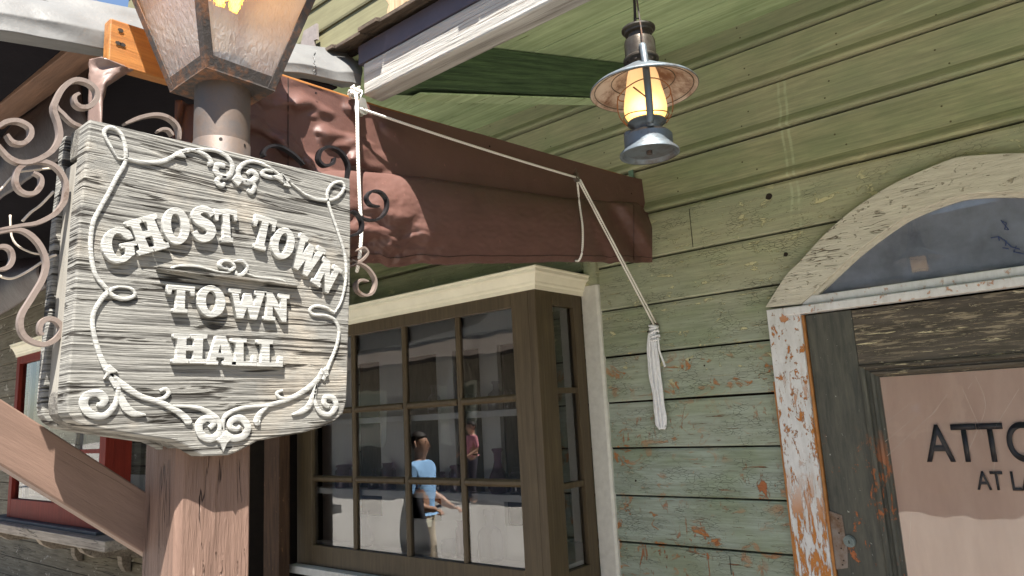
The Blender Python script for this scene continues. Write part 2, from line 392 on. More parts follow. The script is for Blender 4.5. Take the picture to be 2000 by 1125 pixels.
obj('arch_bead', band(off(I_, 1.0), off(I_, .965), FY+.02, .0), ARC, arch, autos=30)
gA = [Vector((p.x, -.012, p.z)) for p in off(I_, .985)]
fan = MB().add(gA+[Vector((gA[-1].x,-.012,2.05)), Vector((gA[0].x,-.012,2.05))], [tuple(range(len(gA)+2))])
fg = obj('fanlight', fan, glass_mat('fanlight_glass', 1.75, (.95,.97,1), .02, 3), B)
# transom bar (two stepped members)
tb = MB(); tzA = yw(1600,600,FY).z; 
t1 = yw(1570,612,FY-.012).z; t2 = yw(1570,596,FY-.012).z
tb.box((L1-.07, FY-.014, t1), (2*XC-L1+.07, .0, t2)); tb.box((L1+.01, FY+.012, t2+.0005), (2*XC-L1-.01, 0, t2+.042))
obj('transom_bar', tb, OWH, B, bevel=.005)
print('transom z', t1, t2, 'L', L0, L1)
# added sheet behind the fanlight: sky reflection put into its blue-grey colour
obj('reflection_sheet', MB().prism([Vector((p.x,-.006,p.z)) for p in gA]+[Vector((gA[-1].x,-.006,2.05)), Vector((gA[0].x,-.006,2.05))], (0,.003,0)), plain('sky_reflection_tone', (.17,.19,.23), .6, 0, .45, 5), fg)
sc1 = MB()
for pts in ([(1958,432),(1966,436),(1962,448),(1970,449),(1955,430)],[(1935,465),(1950,462),(1963,470),(1975,482),(1992,487)],[(1950,463),(1952,470)],[(1966,470),(1964,480)],[(1985,480),(1980,492),(2000,496)],[(1958,484),(1970,486)]):
    sc1.tube([at(*p, 1, -.0145) for p in pts], .0022, 5)
obj('blue_scribble', sc1, plain('blue_marker', (.03,.05,.14), .5), fg)
# ---- door
door = MB(); DY = -.030; dx0, dx1 = L1+.014, 2*XC-L1-.014; dzt = t1-.006
gx0 = at(1716,737,1,DY).x; gzt = at(1716,737,1,DY).z; sx = at(1664,618,1,DY).x; rzb = at(1700,712,1,DY).z
dr = MB().box((dx0, DY, .0), (sx, .0, dzt)).box((2*XC-sx, DY, 0), (dx1, 0, dzt))
D = obj('door', dr, DST, B, bevel=.003)
obj('top_rail', MB().box((sx+.001, DY-.001, rzb), (2*XC-sx-.001, 0, dzt-.004)), DRL, D, bevel=.002)
# moulding round the pane
mo = MB(); 
prof = [(0,0),(.02,.009),(.16,.013),(.30,.011),(.36,-.004),(.50,-.002),(.62,.008),(.76,.006),(.84,-.010),(1,-.018)]
w_ = gx0-sx; h_ = rzb-gzt
ml = MB(); q = []
for (fx, dy) in prof:
    q.append([(sx+fx*w_, DY-dy, 0.05), (sx+fx*w_, DY-dy, rzb-fx*h_), (2*XC-sx-fx*w_, DY-dy, rzb-fx*h_), (2*XC-sx-fx*w_, DY-dy, 0.05)])
for a, b in zip(q, q[1:]):
    ml.add([a[0],a[1],b[1],b[0]], [(0,1,2,3)]); ml.add([a[2],a[3],b[3],b[2]], [(0,1,2,3)])
mt = MB()
for a, b in zip(q, q[1:]): mt.add([a[1],a[2],b[2],b[1]], [(0,1,2,3)])
obj('side_moulding', ml, DST, D); obj('top_moulding', mt, DRL, D)
gp = MB().box((gx0, DY+.010, .3), (2*XC-gx0, DY+.013, gzt))
obj('glass_pane', gp, DGL, D)
obj('brown_blind', MB().box((gx0, DY+.020, .3), (2*XC-gx0, DY+.024, gzt)), PLY, D)
scr = MB(); random.seed(21)
for pts in ([(1722,868),(1790,812)],[(1728,895),(1830,800)],[(1735,822),(1775,790)],[(1905,735),(1925,790),(1905,850),(1880,905)],[(1880,760),(1920,850)],[(1760,930),(1765,900)],[(1890,760),(1898,748)],[(1945,880),(1940,930)],[(1850,770),(1820,810)],[(1990,760),(1940,840)],[(1780,1000),(1775,1080)]):
    scr.tube(smooth([at(*q, 1, DY+.0093) for q in pts], 4), .00045, 4)
obj('glass_scratches', scr, plain('pale_scratch', (.85,.75,.66), .6), D)['kind'] = 'stuff'
obj('kick_panel', MB().box((sx, DY-.001, 0.0), (2*XC-sx, -.002, .30)), DRL, D)
def text(name, body, px, py, hpx_top, mat, parent, yplane, extr=.0006, space=1.0, bold=.0):
    c = bpy.data.curves.new(name, 'FONT'); c.body = body; c.size = 1; c.extrude = 0; c.offset = bold; c.space_character = space
    o = bpy.data.objects.new(name, c); COL.objects.link(o); bpy.context.view_layer.update()
    me = bpy.data.meshes.new_from_object(o.evaluated_get(bpy.context.evaluated_depsgraph_get())); bpy.data.objects.remove(o)
    p0 = at(px, py, 1, yplane); hz = at(px, hpx_top, 1, yplane).z-p0.z
    hh = max(v.co.y for v in me.vertices); s = hz/hh
    for v in me.vertices: v.co = Vector((p0.x+v.co.x*s*text.w, yplane, p0.z+v.co.y*s))
    bm = bmesh.new(); bm.from_mesh(me); r = bmesh.ops.extrude_face_region(bm, geom=bm.faces[:]); 
    bmesh.ops.translate(bm, verts=[v for v in r['geom'] if isinstance(v, bmesh.types.BMVert)], vec=(0, -extr, 0)); bm.to_mesh(me); bm.free()
    return link(name, me, mat, parent)
text.w = .70
text('lettering', 'ATTORNEY', 1812, 901, 829, INK, D, DY+.0095, bold=.012, space=1.0)
text('lettering', 'AT LAW', 1910, 956, 920, INK, D, DY+.0095, bold=.012, space=1.0)
# lock plate and cylinder
lp = [at(*p, 1, DY-.001) for p in ((1613,995),(1645,1006),(1656,1075),(1657,1109),(1628,1113))]
obj('latch_guard_plate', MB().prism(lp, (0,-.004,0)), MET, D, bevel=.001)
lk = at(1660,1057,1,DY-.002); R_ = .023
cy = MB(); 
for r, y0, y1 in ((.025,0,-.007),(.0205,-.007,-.012),(.011,-.012,-.014)):
    cy.add([lk+Vector((r*math.cos(a*.2618), y, r*math.sin(a*.2618))) for y in (y0, y1) for a in range(24)], [(i,(i+1)%24,24+(i+1)%24,24+i) for i in range(24)]+[tuple(range(24,48))])
lock = obj('lock_cylinder', cy, plain('verdigris_metal', (.15,.19,.20), .35, .8, .3, 90), D, autos=40)
obj('keyhole', MB().box(lk+Vector((-.0016,-.0145,-.008)), lk+Vector((.0016,-.0165,.005))), BLK, lock)
sw = MB()
for p in ((1637,1013),(1639,1041),(1643,1071),(1648,1095),(1646,1103)):
    c = at(*p, 1, DY-.0055); obj('screw', MB().add([c+Vector((.0035*math.cos(a*.785), -.001, .0035*math.sin(a*.785))) for a in range(8)], [tuple(range(8))]), BLK, D)
# ---- porch: ceiling boards, rafter, eave beam, fascia, shingles
def cz(y): return 3.565+.303*y
XA = -1.943
XR = 7.5; XLc = -4.75; YE = -1.80
ce = MB(); 
edges = [0.0, -.34, -.60, -.86, -1.12, -1.38, -1.64, -1.9]
# find the visible seam
seam = None
for k in range(400):
    y = -k*.005; p = at(1160,115.6,1,y)
    if abs(p.z-cz(y)) < .012: seam = y
print('ceiling seam y', seam)
if seam: edges = [0.02]+[seam-.47*k for k in range(6) if seam-.47*k > YE]+[YE]
for a, b in zip(edges, edges[1:]):
    a2, b2 = a-.007, b+.007
    ce.prism([(XLc,a2,cz(a2)),(XLc,b2,cz(b2)),(XLc,b2,cz(b2)+.02),(XLc,a2,cz(a2)+.02)], (XR-XLc,0,0))
obj('porch_ceiling', ce, CEIL, B)
obj('roof_deck', MB().prism([(XLc,.02,cz(.02)+.024),(XLc,YE,cz(YE)+.024),(XLc,YE,cz(YE)+.045),(XLc,.02,cz(.02)+.045)], (XR-XLc,0,0)), BLK, B)
rx = -1.785
rf = MB().prism([(rx-.07, -1.80, cz(-1.80)-.004),(rx-.07,-.005,cz(-.005)-.004),(rx-.07,-.005,cz(-.005)-.30),(rx-.07,-1.80,cz(-1.80)-.30+.06)], (.07,0,0))
# height of the timber from the photograph's own edges
hb = at(1162,191,0,rx); print('rafter bottom', hb, cz(hb.y)-hb.z, at(892,180,0,rx))
hh = cz(hb.y)-hb.z
rf = MB().prism([(rx-.095, -1.748, cz(-1.748)-.004),(rx-.095,-.028,cz(-.028)-.004),(rx-.095,-.028,cz(-.028)-hh),(rx-.095,-1.74,cz(-1.74)-hh+.018)], (.095,0,0))
rft = obj('rafter', rf, RAFT, B, bevel=.004)
obj('rafter_bounce_strip', MB().prism([(rx-.093,-1.70,cz(-1.70)-hh-.001),(rx-.093,-.03,cz(-.03)-hh-.001),(rx-.093,-.03,cz(-.03)-hh-.008),(rx-.093,-1.70,cz(-1.70)-hh-.008)], (.091,0,0)), CEIL, rft)  # added strip: bounce light on the rafter's underside put into a paler green
for xx in (-.35, 1.05):
    pass
bT = at(707,124,0,XA); bB = at(710,187,0,XA); bR = at(744,200,0,XA)
print('beam', bT, bB, bR)
yb0 = bB.y; ybk = yb0+.085
eb = MB().box((XA-.0, yb0, bB.z), (XR, ybk, bT.z-.0))
obj('eave_beam', eb, WHT, B, bevel=.007)
obj('blue_fascia', MB().box((XA-.02, yb0-.004, bT.z+.002), (XR, yb0+.05, bT.z+.075)), BLUE, B)
sh = MB(); random.seed(5); x = -4.8
while x < XR:
    wd = random.uniform(.09,.2); 
    for lay in range(2):
        t_ = random.uniform(.012,.02); y0 = yb0-.045-random.uniform(0,.02)+lay*.035; z0 = bT.z+.078+lay*.021
        sh.prism([(x,y0,z0),(x,y0,z0+t_),(x,.0,z0+t_+.303*(0-y0)),(x,.0,z0+.303*(0-y0))], (wd-.004,0,0))
    x += wd
obj('shingle_roof', sh, SHIN, B, bevel=.002)
# upper storey wall above the roof
us = MB(); z = 3.66
while z < 8.6:
    us.prism([(-8.8,.0,z),(-8.8,-.004,z+.262),(-8.8,-.022,z+.02),(-8.8,-.018,z)], (12,0,0)); z += .262
obj('upper_siding', us, YEL, B); 
obj('upper_wall_core', MB().box((-8.8,.001,3.66),(2.4,.2,8.6)), YEL, B)
# small carved bracket and a grey board on the upper wall
cb = [at(*p, 1, -.05) for p in ((757,0),(765,12),(762,22),(760,38),(779,24),(790,14),(800,6),(800,-8),(757,-8))]
obj('carved_bracket', MB().prism(cb, (0,-.03,0)), wood('tan_bracket', (.55,.40,.25), (.35,.23,.13), 2), B, bevel=.004)
gb = [at(*p, 1, -.06) for p in ((597,62),(622,47),(623,78),(617,80),(617,100),(590,92))]
obj('grey_board', MB().prism(gb, (0,-.02,0)), plain('faded_grey_board', (.22,.19,.18), .8), B)
# ---- bay window
YB = -.464; XB = -2.269
z_hd = 2.31; z_top = 2.41
pz = [at(1000,600,1,YB).z, at(1007,790,1,YB).z, at(1017,945,1,YB).z, at(1025,1122,1,YB).z]
px_ = [at(x,y,1,YB).x for x, y in ((1000,640),(888,640),(784,650),(686,660))]
print('bay', pz, px_, at(610,950,1,YB).x, at(583,950,1,YB).x)
xr = px_[0]; xl = at(609,960,1,YB).x; BL = at(580,960,1,YB).x
rowz = [pz[0]]+[at(844,777,1,YB).z, at(811,940,1,YB).z]+[pz[3]]
rowz = [pz[0], (pz[1]+at(844,777,1,YB).z)/2, (pz[2]+at(811,940,1,YB).z)/2, at(1026,1115,1,YB).z]
zb = rowz[3]-.13
T = .045
bf = MB()
bf.box((BL, YB, zb), (xl, YB+T, z_hd)); bf.box((xr, YB, zb), (XB-.0505, YB+T, z_hd)); bf.box((XB-.049, YB-.002, zb), (XB, YB+T, z_hd))
bf.box((xl+.0005, YB+.001, rowz[0]), (xr-.0005, YB+T, z_hd)); bf.box((xl+.0005, YB+.001, zb), (xr-.0005, YB+T, rowz[3]))
bay = obj('bay_window', bf, BRN, B, bevel=.003)
mu = MB(); ncol = 4
colx = [xr]+[at(x,y,1,YB).x for x, y in ((889,640),(784,650),(688,870))]+[xl]
for x in colx[1:-1]:
    mu.prism([(x-.017,YB+T,rowz[3]),(x-.017,YB+.016,rowz[3]),(x-.006,YB+.004,rowz[3]),(x+.006,YB+.004,rowz[3]),(x+.017,YB+.016,rowz[3]),(x+.017,YB+T,rowz[3])], (0,0,rowz[0]-rowz[3]))
for z in rowz[1:-1]:
    for a, b in zip(colx[1:]+[], colx[:-1]):
        mu.prism([(a+.0172 if a != xl else a,YB+T,z-.02),(a+.0172 if a != xl else a,YB+.016,z-.02),(a+.0172 if a != xl else a,YB+.004,z-.008),(a+.0172 if a != xl else a,YB+.004,z+.008),(a+.0172 if a != xl else a,YB+.016,z+.02),(a+.0172 if a != xl else a,YB+T,z+.02)], (b-a-(.0344 if (a != xl and b != xr) else .0172),0,0))
obj('muntins', mu, BRN, bay)
obj('front_glass', MB().add([(xl,YB+.026,rowz[3]),(xr,YB+.026,rowz[3]),(xr,YB+.026,rowz[0]),(xl,YB+.026,rowz[0])], [(0,1,2,3)]), GLS, bay)
# side face
sy0 = at(1080,600,0,XB).y; sy1 = at(1120,600,0,XB).y; sz0 = at(1090,597,0,XB).z; sz1 = at(1110,1118,0,XB).z
m1 = at(1110,762,0,XB).z; m2 = at(1120,948,0,XB).z
print('side', sy0, sy1, sz0, sz1, m1, m2)
sf = MB()
sf.box((XB-T, YB+T+.0005, zb), (XB-.002, sy0, z_hd)); sf.box((XB-T, sy1, zb), (XB-.002, -.032, z_hd))
sf.box((XB-T, sy0+.0005, sz0), (XB-.003, sy1-.0005, z_hd)); sf.box((XB-T, sy0+.0005, zb), (XB-.003, sy1-.0005, sz1))
for z in (m1, m2): sf.box((XB-T, sy0+.0005, z-.015), (XB-.008, sy1-.0005, z+.015))
obj('side_sash', sf, BRN, bay, bevel=.003)
obj('side_glass', MB().add([(XB-.026,sy0,sz1),(XB-.026,sy1,sz1),(XB-.026,sy1,sz0),(XB-.026,sy0,sz0)], [(0,1,2,3)]), GLS, bay)
# left side of the bay, plain
obj('left_side', MB().box((BL+.001, YB+T+.001, zb), (BL+T, -.03, z_hd)), BRN, bay)
# cornice: moulded profile swept round front and side
cp = [(0,0),(.012,0),(.014,.02),(.022,.03),(.024,.04),(.045,.075),(.06,.083),(.06,.10),(.068,.104),(.068,.112),(0,.112)]
cm = MB(); rings = []
for (cx, cyy, dx, dy) in ((BL, YB, 0, -1), (XB, YB, 1, -1), (XB, -.03, 1, 0)):
    rings.append([Vector((cx+dx*a, cyy+dy*a, z_hd-.004+b)) for a, b in cp])
k = len(cp); cm.add([v for r in rings for v in r], [(i*k+j, i*k+(j+1)%k, (i+1)*k+(j+1)%k, (i+1)*k+j) for i in range(2) for j in range(k)]+[tuple(range(k)), tuple(2*k+j for j in range(k))])
obj('cornice', cm, CREAM, bay, bevel=.0015)
obj('bay_roof', MB().box((BL, YB+.002, z_hd+.085), (XB-.002, -.03, z_hd+.106)), BLK, bay)
obj('bay_sill', MB().box((BL-.02, YB-.06, zb-.05), (XB+.03, -.03, zb-.002)), GWHT, bay, bevel=.004)
obj('bay_base', MB().box((BL+.04, YB+.03, .15), (XB-.03, -.03, zb-.052)), BRN, bay)
# white trim post beside the bay
tp0, tp1 = XB+.001, at(1167,559,1,-.03).x
trm = MB().prism([(tp0,0,.0),(tp0,-.034,.0),(tp1-.012,-.034,.0),(tp1,-.024,.0),(tp1,0,.0)], (0,0,z_hd+.05))
obj('trim_post', trm, GWHT, B, bevel=.002)
obj('trim_post_green', MB().box((tp0+.03,-.036,z_hd+.052),(tp1,0,2.72)), SID, B)
# display inside the bay
di = MB()
for z in (rowz[1]-.075, rowz[2]-.085):
    di.box((BL+.06, YB+.065, z-.018), (XB-.06, YB+.16, z+.018))
di.box((BL+.05, YB+.08, rowz[3]-.04), (XB-.05, .3, rowz[3]+.0))
di.box((BL+.05, YB+.08, rowz[0]+.02), (XB-.05, YB+.45, rowz[0]+.10))
di.box((BL+.05, YB+.06, rowz[0]-.10), (XB-.05, YB+.08, rowz[0]+.02))
dis = obj('display_shelves', di, IWHT, bay, bevel=.002)
bp = MB(); yb_ = YB+.17
for a, b in ((-4.38,-4.02),(-3.74,-3.50),(-3.20,-3.06),(-2.84,-2.70),(-2.46,-2.33)):
    bp.box((a,yb_,rowz[3]),(b,yb_+.03,rowz[0]+.1))
bp.box((-4.37,yb_+.001,rowz[0]-.17),(-2.33,yb_+.029,rowz[0]+.1)); bp.box((-4.37,yb_+.002,rowz[3]),(-2.33,yb_+.028,rowz[3]+.18))
bp.box((-3.08,yb_+.001,rowz[3]),(-2.72,yb_+.028,rowz[2]-.1)); 
for sxx in (XB-.075,):
    bp.box((sxx,YB+.10,rowz[3]),(sxx+.02,YB+.17,rowz[0]+.1))
obj('white_back_frame', bp, IWHT, bay)
room = MB(); a0, a1 = (-6.0,.062,-.05), (-1.2,3.6,3.3)
room.add([(a0[0],a0[1],a0[2]),(a1[0],a0[1],a0[2]),(a1[0],a1[1],a0[2]),(a0[0],a1[1],a0[2]),(a0[0],a0[1],a1[2]),(a1[0],a0[1],a1[2]),(a1[0],a1[1],a1[2]),(a0[0],a1[1],a1[2])], [(0,1,2,3),(4,5,6,7),(1,2,6,5),(2,3,7,6),(3,0,4,7)])
obj('shop_room', room, DKIN, B)
# small metal bracket on the wall
mb_ = at(1235,350,1,-.01); obj('wall_bracket', MB().box(mb_+Vector((-.014,-.012,-.02)), mb_+Vector((.014,-.004,.055))), plain('green_painted_metal', (.12,.2,.15), .5), B)
# ================================================================== neighbour wall, red bay
ORED = wood('dull_red_paint', (.22,.030,.018), (.13,.018,.012), 2, 3, 40, .0015, rough=.6, spec=.15)
SLATE = plain('slate_grey_ledge', (.07,.075,.085), .6, 0, .3, 12)
GWD = wood('silvered_timber', (.42,.38,.32), (.2,.17,.14), 0, 3, 50, .004, cracks=.8)
N = thing('neighbour_building', 'beige sided storefront with red bay window behind the sign and brace', 'building', (-6.5, -.6, 0))
YW2 = -.60
n2 = MB(); z = 0
while z < 3.5:
    n2.prism([(-12,YW2+.0,z+.195),(-12,YW2-.004,z+.195),(-12,YW2-.018,z+.01),(-12,YW2-.004,z+.004),(-12,YW2+.0,z+.004)], (12-4.86,0,0)); z += .2
obj('siding', n2, OLD, N)
obj('wall_core', MB().box((-12,YW2+.001,0),(-4.87,-.05,3.5)), BLK, N)
cxa = at(515,1000,1,YW2-.05).x; cxb = at(545,1000,1,YW2-.05).x
obj('corner_board', MB().box((cxa,YW2-.05,0),(cxb,YW2+.03,3.4)), wood('dark_brown_board', (.10,.055,.03), (.035,.02,.012), 2, 3, 40, .003, chips=[((40,40,12),8,.62,.05,(.22,.11,.05),.5,1.6)]), N, bevel=.003)
obj('recess_back', MB().box((cxb+.001,-.10,0),(-4.40,-.07,3.4)), BLK, N)
YR = -1.25
rb = MB()
def px4(a, y=YR): return at(a[0], a[1], 1, y)
rxR = at(205,900,1,YR).x; rtop = at(60,690,1,YR).z; rbot = at(190,1035,1,YR).z; rXL = rxR-2.6
gL = at(29,850,1,YR).x; gb_ = at(60,978,1,YR).z; 
print('red bay', rxR, rtop, rbot, gL, gb_, at(198,900,1,YR).x)
st = .10
rbw = MB().box((rxR-st*1.1,YR,rbot),(rxR,YR+.06,rtop)).box((gL-.08,YR,rbot),(gL,YR+.06,rtop)).box((gL+.0005,YR+.001,rbot),(rxR-st*1.1-.0005,YR+.06,gb_)).box((gL+.0005,YR+.001,rtop-.07),(rxR-st*1.1-.0005,YR+.06,rtop))
red = obj('red_bay_window', rbw, ORED, N, bevel=.003)
xm = at(99,985,1,YR).x
obj('mullion', MB().box((xm-.015,YR+.01,gb_+.0005),(xm+.015,YR+.05,gb_+(rtop-gb_)*.30)).box((gL+.0005,YR+.012,gb_+(rtop-gb_)*.30),(rxR-st*1.1-.0005,YR+.048,gb_+(rtop-gb_)*.30+.03)), ORED, red)
obj('red_glass', MB().add([(gL,YR+.03,gb_),(rxR-.1,YR+.03,gb_),(rxR-.1,YR+.03,rtop-.06),(gL,YR+.03,rtop-.06)], [(0,1,2,3)]), GLS, red)
sd0 = at(257,900,0,rxR).y
obj('side_stile', MB().box((rxR-.05,YR+.0605,rbot),(rxR-.002,sd0,rtop)).box((rxR-.05,YW2-.10,rbot),(rxR-.002,YW2-.02,rtop)).box((rxR-.05,sd0+.0005,rbot),(rxR-.003,YW2-.1005,rbot+.09)), ORED, red, bevel=.002)
obj('side_pane', MB().add([(rxR-.03,sd0,rbot+.08),(rxR-.03,YW2-.09,rbot+.08),(rxR-.03,YW2-.09,rtop),(rxR-.03,sd0,rtop)], [(0,1,2,3)]), GLS, red)
cm = MB(); rings = []
for (cx, cyy, dx, dy) in ((gL-.08, YR, 0, -1), (rxR, YR, 1, -1), (rxR, YW2-.02, 1, 0)):
    rings.append([Vector((cx+dx*a, cyy+dy*a, rtop-.004+b)) for a, b in cp])
k = len(cp); cm.add([v for r in rings for v in r], [(i*k+j, i*k+(j+1)%k, (i+1)*k+(j+1)%k, (i+1)*k+j) for i in range(2) for j in range(k)]+[tuple(range(k)), tuple(2*k+j for j in range(k))])
obj('cornice', cm, CREAM, red)
obj('inner_sill', MB().box((gL-.05,YR+.06,gb_-.03),(rxR-.06,YW2-.03,gb_)).box((gL-.05,YR+.10,gb_),(gL+.02,YR+.13,rtop)).box((xm+.2,YR+.12,gb_),(xm+.27,YR+.14,rtop)).box((gL-.05,YW2-.04,gb_),(rxR-.06,YW2-.025,gb_+.16)), IWHT, red)
# two-tier shelf
zs = at(205,1058,1,YR-.12); ysf = YR-.13
shx = at(205,1060,1,ysf).x; zt_ = at(205,1058,1,ysf).z; zb_ = at(205,1080,1,ysf).z
obj('slate_ledge', MB().box((gL-.4,YR-.05,zt_+.002),(rxR+.03,YW2-.02,rbot-.002)), SLATE, N, bevel=.004)
obj('timber_shelf', MB().box((gL-.5,ysf,zb_),(shx,YW2-.02,zt_)), GWD, N, bevel=.004)
def corbel(x, name='corbel'):
    p = [(ysf+.05,0),(YW2-.02,0),(YW2-.02,-.26),(YW2-.06,-.255),(YW2-.09,-.22),(YW2-.10,-.17),(YW2-.17,-.15),(YW2-.22,-.13),(YW2-.30,-.11),(YW2-.40,-.085),(ysf+.16,-.07),(ysf+.09,-.04)]
    return obj(name, MB().prism([(x,a,zb_-.001+b*1.5) for a, b in p], (-.09,0,0)), GWD, N, bevel=.003)
for pxx in (85, 175, 262): corbel(at(pxx,1078,1,-.95).x)
# ================================================================== awning frame
BROWN = None
def fabric(name, col, rough=.45, weave=1):
    n = NM(name); b = n.noise(n.co((1,1,1)), 7, 6, .6); v = n.noise(n.co((1,1,1)), 38, 4, .6)
    wv = n.N('ShaderNodeTexWave'); n.L(n.co(), wv.inputs[0]); wv.inputs['Scale'].default_value = 95; wv.bands_direction = 'Z'; wv.inputs['Distortion'].default_value = .4
    c = n.mix(n.mul(n.mr(b, .35, .7), .35), col, tuple(min(1, x*1.5) for x in col))
    c = n.mix(n.mul(n.mr(v, .68, .75), .5), c, tuple(min(1, x*2.4) for x in col))
    h = n.mul(n.mul(b, 1.0), n.mul(wv.outputs['Fac'], .05*weave), 'ADD')
    return n.fin(c, rough, n.bump(h, .006), spec=.35 if rough < .6 else .02)
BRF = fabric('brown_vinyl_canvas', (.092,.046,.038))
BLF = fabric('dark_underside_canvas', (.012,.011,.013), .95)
GRF = fabric('grey_vinyl_tarp', (.115,.115,.112), .5, .3)
RAILM = wood('orange_stained_pine', (.38,.165,.04), (.21,.075,.018), 1, 2.2, 48, .002, rough=.55, big=.25, spec=.4)
DKW = wood('brown_painted_timber', (.19,.10,.06), (.10,.055,.035), 0, 3, 40, .003)
A = thing('canvas_awning', 'brown canvas awning with rolled side curtain on an orange timber rail', 'awning', (XA, -1.5, 2.5))
def xpl(px): return XA+max(0, (px-744)/518.0)*.105
def ap(px, py, dx=0): return at(px, py, 0, xpl(px)+dx)
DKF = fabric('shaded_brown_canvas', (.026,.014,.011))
LITF = fabric('sunlit_canvas_tone', (.17,.118,.102))  # same canvas, sunlight on the corner flap put into a lighter colour
rl = MB()
rp = [(ap(216,34), ap(201,120)), (ap(744,206), None), (ap(1240,347), None)]
h0 = rp[0][0].z-at(201,120,0,XA).z
print('rail', rp[0], h0, rp[1][0], rp[2][0])
T0, T1, T2 = rp[0][0], rp[1][0], rp[2][0]
for a, b in ((T0, T1), (T1, T2)):
    rl.add([a+Vector((-.002,0,0)), b+Vector((-.002,0,0)), b+Vector((-.002,0,-h0)), a+Vector((-.002,0,-h0)), a+Vector((-.042,0,0)), b+Vector((-.042,0,0)), b+Vector((-.042,0,-h0)), a+Vector((-.042,0,-h0))],
           [(0,1,2,3),(7,6,5,4),(0,4,5,1),(3,2,6,7)]+([(0,3,7,4)] if a is T0 else [(1,5,6,2)]))
obj('rail', rl, RAILM, A, bevel=.004)
nl = MB()
for p in ((236,59),(240,87),(231,84)):
    c = ap(*p, .0006); obj('knot', MB().add([c+Vector((0,.008*math.cos(a),.006*math.sin(a))) for a in [k*.785 for k in range(8)]], [tuple(range(8))]), BLK, A)
# grey tarp wrapped over the top rail
tL = [(0,62),(200,96),(400,124),(568,143),(690,160),(706,166)]; tM = [(0,22),(200,58),(400,98),(568,124),(690,140),(706,148)]; tT = [(-0,-36),(169,-2),(279,23),(500,70),(690,102),(706,112)]
def lerp_px(P, u):
    x = P[0][0]+(P[-1][0]-P[0][0])*u
    for a, b in zip(P, P[1:]):
        if x <= b[0]+1e-6: t = (x-a[0])/(b[0]-a[0]); return (x, a[1]+(b[1]-a[1])*t)
    return P[-1]
def ext(P): a, b = P[0], P[1]; s = (b[1]-a[1])/(b[0]-a[0]); return [(a[0]-160, a[1]-160*s)]+P
tL, tM, tT = ext(tL), ext(tM), ext(tT)
XT = XA-.045
def tarp(u, v):
    v = v*.9
    a = at(*lerp_px(tL, u), 0, XT); b = at(*lerp_px(tM, u), 0, XT); c = at(*lerp_px(tT, u), 0, XT-.10)
    under = a+Vector((-.12, 0, .03))
    if v < .12: p = under.lerp(a, v/.12)
    elif v < .45: p = a.lerp(b, (v-.12)/.33)
    elif v < .9: p = b.lerp(c, (v-.45)/.45)
    else: p = c+Vector((-.1,0,.0))*((v-.9)/.1)
    if .02 < v < .92:
        q = Vector((p.y*7, p.z*16, 0)); p = p+Vector((.012*noise.noise(q)+.006*math.sin(p.y*60)*max(0, noise.noise(Vector((p.y*4,1,2)))), 0, .008*noise.noise(q*.8+Vector((5,5,5)))))
    return p
obj('grey_tarp', MB().grid(tarp, 150, 50), GRF, A, shade=True)
sm_ = MB(); u_ = (612+160)/866
obj('tarp_seam', MB().tube([tarp(u_+.002*math.sin(v*40), v)+Vector((.004,0,0)) for v in [.14+.7*k/30 for k in range(31)]], .0018, 5), GRF, A)
# dark canopy underside over the covered alley
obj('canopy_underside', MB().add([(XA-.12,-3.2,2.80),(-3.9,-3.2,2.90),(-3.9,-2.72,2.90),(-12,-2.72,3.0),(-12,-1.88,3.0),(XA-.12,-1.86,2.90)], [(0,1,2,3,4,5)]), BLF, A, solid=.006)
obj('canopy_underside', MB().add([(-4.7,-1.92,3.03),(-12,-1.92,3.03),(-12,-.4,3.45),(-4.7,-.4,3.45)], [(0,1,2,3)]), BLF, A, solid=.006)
# street side header and rolled curtain
hy = -2.68
hz0 = at(144,92,1,hy); hz1 = at(77,81,1,hy); hz2 = at(20,238,1,hy)
print('header', hz0, hz1, hz2, at(0,166,1,hy))
obj('header_beam', MB().prism([(XA-.16,hy,hz0.z-.01),(XA-.16,hy,hz0.z+.09),(XA-.16,hy+.09,hz0.z+.09),(XA-.16,hy+.09,hz0.z-.01)], (-2.2,0,.16)), DKW, A, bevel=.004)
def bil(TL, TR, BL_, BR_, u, v): 
    return TL.lerp(TR, u).lerp(BL_.lerp(BR_, u), v)
cy_ = hy+.10
c00, c10, c01, c11 = at(185,100,1,cy_), at(-60,330,1,cy_), at(190,262,1,cy_), at(-60,430,1,cy_)
def cur(u, v):
    p = bil(c00, c10, c01, c11, u, v); s = math.sin(v*math.pi)
    return p+Vector((0, -.05*s*(1 if v > .4 else .5)+.02*noise.noise(Vector((p.x*3, p.z*9, 1))), .012*noise.noise(Vector((p.x*5,0,v*3)))))
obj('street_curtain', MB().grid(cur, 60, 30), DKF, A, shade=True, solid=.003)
d00, d10, d01, d11 = at(112,498,1,-2.1), at(-90,520,1,-2.1), at(96,560,1,-2.1), at(-90,668,1,-2.1)
def cur2(u, v):
    p = bil(d00, d10, d01, d11, u, v)
    return p+Vector((0, -.07*math.sin(v*math.pi)+.02*noise.noise(Vector((p.x*3, p.z*7, 4))), 0))
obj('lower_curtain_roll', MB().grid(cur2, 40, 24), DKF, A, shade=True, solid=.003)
e00, e10, e01, e11 = at(60,318,1,-2.45), at(-60,322,1,-2.45), at(30,352,1,-2.45), at(-60,420,1,-2.45)
obj('hem_fold', MB().grid(lambda u, v: bil(e00,e10,e01,e11,u,v)+Vector((0,-.03*math.sin(v*3.14),0)), 16, 10), BRF, A, shade=True, solid=.003)
